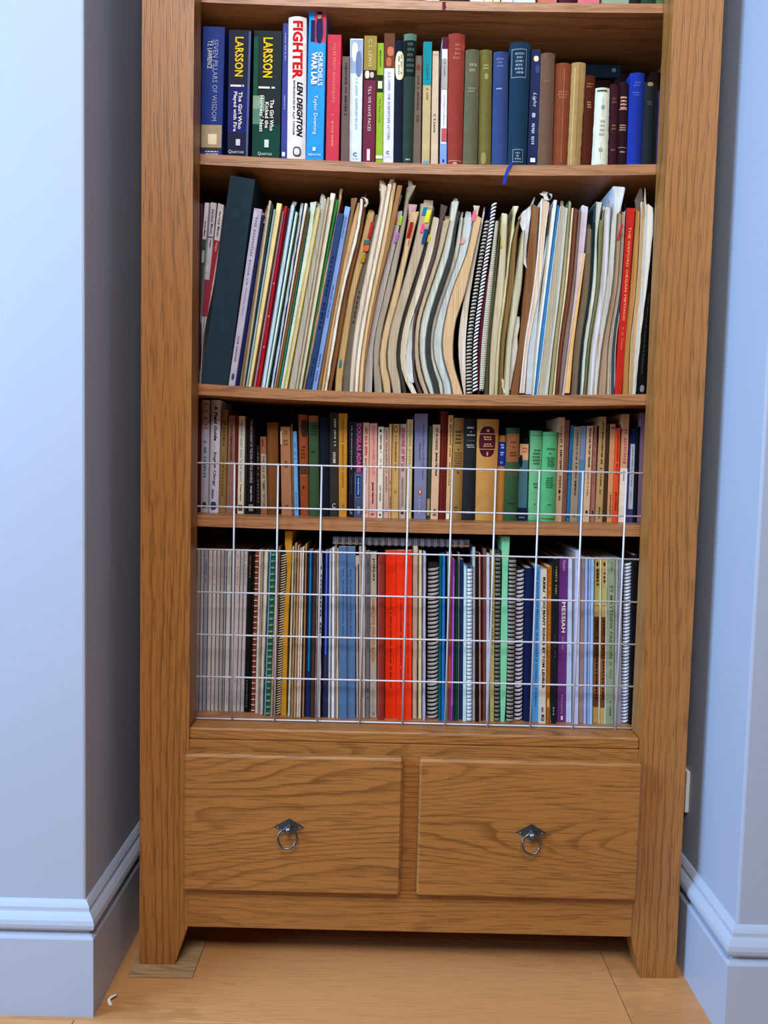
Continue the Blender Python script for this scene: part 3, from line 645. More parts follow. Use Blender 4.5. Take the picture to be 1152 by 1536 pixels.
# ------------------------------------------------------------------ feet of the books on the topmost shelf in view
for e in [(640,649,640,649,-60,'dcd8e4','pb','white-footed paperback above the maroon tassel',{'ribbon':('6a2430',[(665,2,.069),(666,4,.050),(666,8,.0485),(667,13,.049)])}),
 (649.5,659,650,659,-50,'e0d8d0','pb','cream-footed paperback beside the maroon tassel',{}),
 (660,680,660,681,-70,'4a3026','hb','dark brown hardback foot above the top shelf edge',{}),
 (681,703,682,704,-64,'3a2a24','hb','blackish brown hardback foot beside pale spines',{}),
 (704.5,725,706,727,-58,'e2dce6','pb','wide white paperback foot on the top shelf',{'an':'wide white paperback'}),
 (726,739,728,741,-66,'d8ccb4','pb','cream paperback foot on the top shelf',{}),
 (740,750,742,752,-48,'d4c8b0','pb','slim cream paperback foot on the top shelf',{}),
 (751.5,769,754,772,-55,'d4cce0','pb','lilac-white paperback foot on the top shelf',{}),
 (770.5,803,774,807,-70,'c4d0e8','pb','thick pale blue paperback foot on the top shelf',{}),
 (806,835,810,839,-60,'c07868','pb','salmon paperback foot on the top shelf',{}),
 (838,864,842,869,-52,'4c2430','hb','maroon hardback foot on the top shelf',{}),
 (866.5,899,871,904,-66,'c4707c','pb','rose pink paperback foot on the top shelf',{}),
 (901.5,943,907,949,-62,'8e9c8c','pb','thick grey-green paperback foot on the top shelf',{}),
 (944,960,950,966,-58,'26262a','hb','black hardback foot on the top shelf',{}),
 (961,982,967,988,-70,'2e4434','hb','dark green hardback foot on the top shelf',{}),
 (983,996,989,1003,-64,'5c7a54','pb','leaf green paperback foot beside the bookcase post',{})]: make(0, e)
# ------------------------------------------------------------------ sagging shelf of sheet music
LS = 'thin cream stapled score'
ROW2 = [
 (297,298.3,299,305,305,'4a2440','sl','dark purple booklet against the left bookcase post',{'m':[(440,296.5,300.5)],'cat':'booklet'}),
 (298.4,299.4,307,313.7,304,'b8b4b8','sl','service booklet with a green lower spine',{'m':[(500,297.6,299.5),(430,298.5,304),(357,303.2,309.3)],'dec':[('p',.0,1,.20,.62,'2c5240'),('o',.2,.9,.26,.33,'8ca094'),('t','Service Music',.35,.75,.10,.185,'2a282c',1)]}),
 (299.5,300.2,315.5,325,304,'aaa6b0','sl','pale grey service booklet with a crimson foot',{'m':[(500,299.6,304),(430,304.6,313.6),(357,311.5,320)],'dec':[('t','Service Music',.35,.75,.035,.17,'26242a',1),('p',0,1,.185,.19,'3c3a40'),('t','Organ',.4,.72,.20,.245,'3a383e',1),('p',0,1,.42,.62,'84304c')]}),
 (300.2,300.9,327,336,306,'b4b0b4','sl','pale grey service booklet with a red lower spine',{'m':[(500,304.4,306),(430,314,320),(360,321,329.5)],'dec':[('t','Service Music',.35,.75,.04,.18,'26242a',1),('p',0,1,.20,.62,'8c2c38'),('t','Organ',.35,.7,.21,.26,'c8a8ac',1)]}),
 (301,342,345,383,266,'2b3b48','bx','large black box file leaning over the service booklets',{'an':'black box file','d':.20}),
 (342.4,352.3,381,393.4,313,'aeaabe','pb','lilac-grey wedding organ book with spaced capitals',{'an':'lilac-grey organ book','dec':[('t','THE ESSENTIAL BOOK OF',.36,.60,.045,.43,'3a384a',0),('t','Wedding Music',.36,.64,.445,.60,'8a86a0',0,.3),('t','FOR ORGAN',.36,.58,.72,.86,'3a384a',0),('o',.3,.7,.93,.965,'3a4a7a')]}),
 (352.6,357.8,393.6,397.2,322,'1c2460','sl','navy score with a turned white corner',{'flap':[('d8d4d0',.001,[(320,392.8,396.5),(325,394.3,396.4),(334,393.5,396.3)])]}),
 (358,362,397.4,400.5,317,'9c9484','fe','grey-beige score with rough leaves',{'cc':'5c564c'}),
 (362.1,364.4,400.6,403.4,308,'a08460','sl','thin tan stapled score',{}),
 (364.5,366,403.5,406.8,301,'bcb4a4','sl','thin putty-coloured stapled score',{}),
 (366.1,368.2,407,410.3,307,'2c5450','sl','thin dark teal score',{}),
 (368.3,371.6,410.4,413.6,314,'9ab0ba','sl','thin pale blue-green score',{}),
 (371.8,376.6,415,423.2,305,'dcd09c','sl','creamy yellow songbook with rounded spine',{'an':'creamy yellow songbook'}),
 (380,383.2,423.6,426.3,317,'a47c90','sl','thin mauve leaflet beside a red score',{}),
 (383.5,389.6,426.5,431.4,309,'b01c28','sl','bright red stapled score',{'an':'bright red score','dec':[('p',.3,.6,.42,.426,'f0d0d0'),('p',.3,.6,.60,.606,'f0d0d0'),('p',.3,.6,.77,.776,'f0d0d0')]}),
 (389.8,391,431.6,434.6,312,'5c1430','sl','thin wine-red score',{}),
 (391.2,397.8,436,442.6,308,'c4d2dc','fe','pale blue score of separated leaves',{'cc':'6c98a8'}),
 (398,401.3,443,446.8,318,'c8dcd6','sl','thin mint-white score',{}),
 (401.5,404,447,449.2,322,'1c4a3c','sl','thin bottle green score',{}),
 (405,410.2,449.6,455,313,'ccd8e0','fe','crumpled bluish-white score with ragged edge',{'rag':.0012,'cc':'3058a8'}),
 (410.5,412.3,457,461.5,305,'e2ded8','sl','thin white stapled score',{}),
 (412.6,416.2,461.6,463.6,315,'8c5c28','sl','thin brown stapled score',{}),
 (416.3,420.2,463.8,466.6,311,'3c9088','sl','thin teal stapled score',{}),
 (420.5,425,465,475.5,303,'c2c8c0','sl','pale score with a mushroomed paper head',{'m':[(450,444,449),(330,464,470.6),(311,466.8,471.8),(307,466.4,473)]}),
 (425.2,430.4,474.8,481,311,'cac2ac','fe','olive-cream score',{'cc':'d8c860'}),
 (432,442.8,480.5,490.4,296,'b8b8b4','fe','thick grey-white score with curled head',{'m':[(440,457.5,466.5),(315,478.5,487.5)],'cc':'8c8c8c'}),
 (443,447,490.8,495,296,'b4a48c','sl','thin beige stapled score',{}),
 (447.2,452.2,496,503.6,290,'deded0','sl','white score standing tall',{'an':'tall white score'}),
 (452.4,453.4,504,508,300,'1f8c44','sl','thin emerald green score',{}),
 (453.6,457.6,508.2,513.5,292,'b89c84','fe','crumpled pinkish-brown score',{'rag':.0009,'m':[(440,481,486),(330,503.5,505.5),(318,505.5,508)],'cc':'7c6450'}),
 (458.3,466.6,506.5,516,320,'2a4470','pb','navy organ album with dark blocked letters',{'an':'navy organ album','dec':[('d',.30,.66,.24,.66,'16284c',16),('d',.36,.62,.80,.93,'16284c',8)]}),
 (466.9,475,517.7,526,310,'84a4de','pb','light blue organ album',{'an':'light blue organ album','dec':[('t','Pachelbel',.36,.66,.06,.17,'3a5c9c',0),('t','ORGAN WORKS',.36,.64,.42,.60,'3a5c9c',1),('d',.36,.6,.80,.95,'4a68a4',10)]}),
 (476,481,526.4,536.5,297,'8c6c4c','sl','brown-shadowed tan score with flared head',{'m':[(515,489,492.5),(440,502.4,506),(330,523.5,529),(310,527.5,532.5)],'mat':'pages'}),
 (481.2,486,536.6,539.5,304,'c8a278','fe','tan score with pale leaves',{'m':[(515,492.7,496.8),(440,506.2,510),(330,529.5,536)],'cc':'9c7c54'}),
 (486.2,490.6,540,545,298,'e0dcd4','fe','torn white score with a curled paper head',{'rag':.0010,'m':[(515,497,502),(440,510.3,515.3),(330,536.3,541.5)],'cc':'b0a898','flap':[('e6e2da',.002,[(310,545.5,549),(304,549,552.5),(298.5,547,552),(296.5,542,548)])]}),
 (490.8,497,545.3,548.8,300,'8c6240','fe','kraft-brown score',{'m':[(515,502.4,510),(440,515.6,522.5),(330,541.8,546)],'cc':'6c4828'}),
 (502,513,551,562.5,319,'c4ac80','fe','cream page block with red, orange and teal tabs',{'an':'page block with red and teal tabs','m':[(560,504,514.5),(515,510.5,521),(440,523.2,533),(360,542,554)],'cc':'a08050','dec':[('n',551,556,334,357,'b02c30'),('n',545,553,361,367.5,'5c7c80'),('n',544,552,369,377,'e07038'),('n',541,546.5,383,394,'b08c28'),('n',508,511.5,540,550,'3a88a0')]}),
 (513.6,523,563,567.6,322,'6e665a','pb','dark grey-brown worn songbook',{'mat':'worn','m':[(540,516,526.5),(440,533.6,541.5),(360,554.5,559)],'dec':[('d',.4,.7,.4,.62,'3c362e',8)]}),
 (523.3,530.6,569,581,277,'d2c4b6','fe','pink-white score with fanned head',{'m':[(550,525.5,533),(500,531,539),(440,541.8,550),(350,560.5,568),(300,571,577)],'cc':'988c80'}),
 (530.8,537.4,581.3,588.3,276,'dcd4c4','fe','white-cream score with squared head',{'m':[(550,533,539.5),(500,539.2,546),(440,550.2,556.7),(350,568.2,575)],'cc':'a89c8c'}),
 (537.6,544,588.5,595,274,'dcc8a4','fe','warm cream score taller than the white-cream one',{'m':[(550,539.7,546),(500,546.2,552),(440,557,563.4),(350,575.2,582)],'cc':'a08458'}),
 (544.2,546.2,596,604,278,'96704a','sl','kraft-brown score with a folded head',{'m':[(550,546.2,548),(500,552.2,555.5),(440,563.6,566.5),(350,582.2,589)]}),
 (547,557.6,592.5,604,317,'b8b4b8','fe','lilac-grey page block with lime and purple tabs',{'an':'page block with lime and purple tabs','m':[(560,548,558.5),(515,553,560),(440,566.8,576),(380,580,590)],'cc':'e0e4f4','dec':[('n',591.5,595,327,336,'d87040'),('n',597,601.5,325,338,'a8dc50'),('n',591,600,350,364,'b880d8')],'flap':[('dccdf0',.001,[(317,591,595),(305,595,599.5),(292,598,603)])]}),
 (561.5,574,610,625,279,'a09484','fe','taupe page block with a drooping fan of leaves',{'m':[(572,560.8,572.5),(545,559.6,568.6),(515,560.5,570.6),(480,566.5,577),(440,576.3,587.5),(380,590.5,600),(320,604.8,611.5),(295,608,615)],'cc':'6c6254'}),
 (575.5,586.8,614,629.5,318,'c6ac86','fe','tan page block with a red bookmark tab',{'m':[(570,572.8,585),(545,569,579.4),(515,571,581.2),(440,589,599.6),(380,604,613)],'cc':'84705a','dec':[('n',609.5,615.5,334,357,'9c1c1c'),('n',611.5,613,357,368,'b0483c')],'flap':[('c8a8b0',.001,[(330,612.5,619),(318,613,623),(306,612,626)])]}),
 (588.8,602.5,630,651,307,'b4a48e','fe','beige page block with teal, yellow and pink tabs',{'an':'page block with teal and pink tabs','m':[(570,585.4,600.5),(545,580,595.2),(515,581.6,596.2),(480,587.5,602.8),(440,600,614.5),(380,617,633),(320,629.5,648.5)],'cc':'54544c','dec':[('n',632.5,639.5,312,323,'1c84a4'),('n',636,643,316,334,'d8d030'),('n',629.5,634.5,337,349,'e8588c'),('n',631.5,638,345,366,'1c4c7c')]}),
 (604,610.4,648,652.5,311,'4c4a44','sl','charcoal score cover curving beside the beige page block',{'m':[(570,600.8,606.2),(545,595.5,600.6),(515,596.6,601.2),(480,603.2,608),(440,614.8,620.3),(380,633.3,638.5),(330,646.3,650)]}),
 (618.5,625.8,650,659,326,'d8d0c2','fe','white page block sweeping out at its foot',{'m':[(578,611,619.5),(562,604.5,612.5),(545,600.9,608),(515,601.6,610),(480,608.4,617),(440,621,630),(380,639,648)],'cc':'dcdcc8','dec':[('n',640,644,353,363,'d8d848')],'flap':[('d4dcf4',.002,[(574,615,621),(560,609.5,619.5),(530,608.5,617.5),(500,613,619.5),(470,621,626)])]}),
 (629,634.5,661,672,308,'5a4a48','sl','brown-black score with frayed grey head',{'m':[(575,622.6,627.8),(560,620.5,622.5),(540,619.2,622),(515,618.2,621),(480,620,623.5),(440,630.2,635.3),(380,648.3,654),(335,659,663.5)]}),
 (636,644,664,676,330,'b8a890','fe','fawn page block bowed at its foot',{'m':[(570,627.8,636.2),(545,622.4,630),(515,621.3,628.2),(480,624.5,631.5),(440,635.6,643.5),(380,654.4,663)],'cc':'5c5040'}),
 (645,652,677,689,302,'c8ccc4','fe','grey-white page block with a flared corner',{'m':[(570,637,647),(545,631,639.5),(515,628.8,638),(480,632,643),(440,643.8,654.6),(380,663.3,674),(340,672,681)],'cc':'8c8c84'}),
 (652.3,659.8,686.5,691.5,317,'3c3e3c','sl','dark grey score cover with curled grey head',{'m':[(570,647.4,655.8),(545,640,647.3),(515,638.5,645),(480,643.4,649),(440,655,661),(380,674.4,680.5),(340,681.4,685)]}),
 (660.3,666,689.5,695.5,326,'d8dcd4','fe','narrow white bowed page block',{'m':[(570,656.2,662.8),(545,647.7,652.8),(515,645.4,649.3),(480,649.4,655),(440,661.4,667.6),(380,681,687.5)],'cc':'9a9c98'}),
 (666.3,678,696,710,326,'ccdae4','fe','bluish-white bowed page block with a pale pink tab',{'an':'bluish-white page block','m':[(570,663.1,674.6),(545,653.2,666),(515,649.7,662.2),(480,655.4,667),(440,668,677),(380,688,699.5)],'cc':'8ca0ac','dec':[('n',690,696,357,366,'e4b0b4')]}),
 (678.5,695,711,723.5,324,'ccb08c','fe','tan-to-white bowed page block with a pink tab',{'m':[(570,674.9,688),(545,666.4,681),(515,662.6,680),(480,667.4,684),(440,677.3,697),(380,700,711)],'cc':'6a5c4c','dec':[('n',706,711.5,317,332,'ec6c94')],'flap':[('d8d8cc',.001,[(326,711,716),(316,711.5,718),(308,710,720)])]}),
 (695.5,699,724,728,318,'dcd8d2','fe','fan of loose white and black-edged leaves',{'m':[(560,690,699),(515,687,699),(480,690,701.5),(440,697.4,706)],'cc':'2c2c30'}),
 (700.2,708.6,728.6,735.4,327,'1c1c22','sp','black comb-bound score with grey teeth',{'an':'black comb-bound score','m':[(515,701,708.5),(430,711.5,718.5)],'coil':'a8a498','pitch':.0066,'rz':.0019,'back':.006,'tk':.1}),
 (709.6,717,738.5,746,303,'1a2250','sp','navy spiral-bound score with white teeth',{'m':[(515,710.5,717),(430,720.5,727.5),(340,734,741)],'lift':.006,'coil':'dcdce8','pitch':.0066,'rz':.0017,'back':.006,'tk':.45}),
 (717.2,719.4,746.2,747.5,345,'5c1c30','sl','thin maroon score behind the navy spiral',{'m':[(515,718,722.5),(430,728,731)]}),
 (719.6,726.2,744,748.5,330,'b4b0a0','sp','grey mesh-spined score',{'m':[(515,723,731.5),(430,731.7,739),(380,738,744)],'lift':.008,'coil':'c4c0b0','pitch':.0034,'rz':.0013,'back':.004,'tk':0,'pc':'a8a494'}),
 (727,732.4,749,751,345,'4a4c34','sl','thin dark olive score beside the mesh spine',{'m':[(515,732,735.5),(430,739.3,743.5)]}),
 (733,741,752,761.5,320,'d4d2c0','fe','cream-white score with a lime paper slip',{'m':[(515,736,746),(430,744.5,756.3),(380,749.5,759)],'cc':'b8b48c','flap':[('c4cc60',.0015,[(372,751,758),(345,750.5,759),(330,752,760)])]}),
 (741.6,746.2,769,779,309,'dcdac4','fe','pale cream score with a crumpled bow-shaped head',{'rag':.0006,'m':[(515,745,750.5),(430,756.6,761),(345,766.5,771.5),(322,770,773)],'cc':'c0bc98'}),
 (747,754,779.2,782,325,'846a3c','fe','olive-brown score of frayed leaves',{'rag':.0006,'m':[(515,751,758),(430,761.3,770.5),(345,772,777.5)],'cc':'4c3c20'}),
 (754.3,764,783,788,345,'bcb8a0','fe','grey-cream score with a crumpled white foot',{'m':[(515,760,769),(430,771,782)],'rag':.0005,'cc':'8c8468','flap':[('e6e2d6',.002,[(590,756,762),(580,753,760),(568,752,755)])]}),
 (764.4,778,797.5,809.5,308,'8a6444','fe','brown score stack with a torn white page hanging out',{'an':'brown stack with torn white page','m':[(515,777.5,787.5),(440,785,800.5)],'rag':.0007,'cc':'5c3c20','flap':[('d4daec',.003,[(403,789,791),(385,779.5,789.5),(372,778.5,790),(350,784,792.5),(329,776.5,795),(318,784,797),(309,795,799),(296,801,803)]),('dcdcd8',.003,[(585,764,766),(560,765,770),(535,766,777),(505,770,776),(490,768,779),(475,775,779.5)])]}),
 (780,786.6,812,824.5,300,'d4bca4','fe','pink-cream score with curled white leaves on top',{'m':[(515,788,793),(430,801.5,809),(330,811,820)],'lift':.004,'cc':'eae4dc','flap':[('dce4f0',.002,[(300,816,824),(294,815,822),(291,809,821),(288,815,822)]),('c8ccd4',.001,[(300,823,825),(295,827,829),(290,823,829)])]}),
 (788,797.4,825.5,827.5,335,'c4d0ec','sl','pale blue-white score widening towards its foot',{'m':[(515,793.3,804),(440,804.5,810.5),(400,811.5,816)],'lift':.003}),
 (797.8,799.8,828,830.5,312,'b0a890','sl','thin grey-beige score beside the pale blue one',{'m':[(515,804.3,806),(430,814,816.8)]}),
 (800,801.3,831,836,300,'ccd0e4','sl','thin lilac-white score beside the azure one',{'m':[(515,806.3,809.3),(430,817,820)]}),
 (801.5,804.6,836.3,839.6,308,'3c8cc0','sl','thin azure score',{'an':'azure score','m':[(515,809.6,814.5),(430,820.3,824.5)]}),
 (805,816,840,848,309,'aea690','fe','olive-grey score of loose leaves',{'m':[(515,814.8,828),(430,825,838)],'rag':.0005,'cc':'c8d0dc'}),
 (816.6,822,848.4,852.5,312,'b8b8a8','sl','thin sage-grey score',{'m':[(515,828.3,830.2),(430,838.4,841)]}),
 (822.3,828.5,852.8,857.3,302,'b4b090','fe','beige score with a jade green turned corner',{'m':[(515,830.4,836.5),(430,841.3,847)],'cc':'8c8868','flap':[('2c9c78',.0015,[(318,847.5,852),(310,848.5,855),(302,853,856.5)])]}),
 (828.8,832.4,857.6,861,312,'e2dec8','sl','thin ivory score',{'an':'thin ivory score','m':[(515,836.7,839.5),(430,847.3,851)]}),
 (832.6,837,861.3,867.5,313,'7c4a34','fe','red-brown score',{'m':[(515,839.7,845),(430,851.3,857.5)],'cc':'5c2c20'}),
 (837.3,842.3,867.8,872,316,'90807c','fe','mauve-grey score',{'m':[(515,845.2,852),(430,857.8,862.5)],'cc':'6c5c58'}),
 (842.6,847.3,873,883,309,'c8c0d0','sl','lilac leaf-score broad at its head',{'m':[(515,852.3,856),(430,862.8,870.5),(370,867,877)]}),
 (847.6,855,876,879,380,'d0a870','sl','biscuit-coloured score lifted at its foot',{'m':[(515,856.3,861),(440,868,871)],'lift':.004}),
 (855.4,866,880,888.6,343,'786a56','fe','dusty brown low score',{'m':[(515,861.3,872),(430,873.5,884)],'rag':.0004,'cc':'4c4034'}),
 (866.4,868.6,889,892,333,'1c2c28','sl','black-green thin score',{'m':[(515,872.3,875),(430,884.5,887)]}),
 (869,875.4,893,904.5,303,'c0c4b8','fe','ragged grey-green score with a white curled head',{'m':[(515,875.3,882),(430,887.4,894.5),(340,892,898)],'rag':.0007,'cc':'344a54'}),
 (875.7,878.2,898.5,904,330,'7c7850','sl','thin khaki score',{'m':[(515,882.3,885),(430,894.8,897.5)]}),
 (878.5,881.4,904.6,908,310,'d8d4bc','sl','thin ivory score with a curled tip',{'m':[(515,885.3,888),(430,897.8,901)]}),
 (881.7,889,908.3,916,311,'ccc8d8','fe','lilac-white score',{'m':[(515,888.3,896),(430,901.3,909)],'cc':'b4b498'}),
 (889.3,896.2,919,938,280,'d4dcec','fe','tall white score with torn edges',{'an':'tall torn white score','m':[(560,891.5,899),(515,895.5,904),(430,909.3,919),(340,917,926),(310,920,932)],'rag':.0009,'cc':'bcc4d4','flap':[('dcb494',.001,[(592,889,895),(575,891.5,896.5),(540,896,899),(500,897.5,902)])]}),
 (896.6,909,926.5,933.6,320,'a48c74','fe','taupe score with a red bookmark tab',{'m':[(560,899.4,911),(515,904.4,913),(430,919.4,926.5)],'cc':'6c5848','dec':[('n',925,929.5,338,360,'b0303c')]}),
 (909.4,914.6,934,936.2,318,'c0bcb0','sl','thin stone-grey score beside the red organ method',{'m':[(515,913.3,917),(430,926.8,929)]}),
 (915,922.5,936.6,940.4,316,'44586c','fe','slate blue score with white chipped edges',{'m':[(515,917.4,924),(430,929.4,934.5)],'rag':.0004,'cc':'d8d4d0'}),
 (923,932.4,941,953,312,'b02a20','pb','red organ tutor with gold capitals',{'an':'red organ tutor','dec':[('t','THE OXFORD ORGAN METHOD',.34,.66,.10,.60,'dc9068',1),('t','C. H. Trevor',.34,.62,.635,.76,'dc9068',0)]}),
 (932.8,942.8,953.4,961,317,'b48c54','fe','amber-brown score',{'m':[(515,937,945.5),(430,945,955)],'cc':'7c5a2c'}),
 (943.2,951,961.5,968.5,303,'bca078','fe','ragged tan score with torn white spine',{'m':[(515,946,956),(430,955.5,963),(350,960,967)],'rag':.0009,'cc':'d8d4c8','flap':[('6a6660',.001,[(316,954,962),(300,952,966),(282,960,964)])]}),
 (951.2,953,971,979.5,308,'d8d6d0','fe','crumpled white score beside the black organ volume',{'m':[(515,956.2,960),(430,963.3,970),(350,968,979),(330,970,980)],'rag':.0009,'cc':'c0bcb4','flap':[('dcdcd4',.002,[(322,968,972),(300,966,970),(282,967,969)])]}),
 (953.4,969.5,981,990,330,'15161a','pb','black organ volume at the right bookcase post',{'m':[(515,960.3,975),(430,970.3,981)],'dec':[('t','Organ technique des Leçons de la Renaissance',.30,.52,.42,.88,'6c6448',0),('o',.35,.75,.945,.985,'8a909c')]}),
]
for e in ROW2: make(2, e)
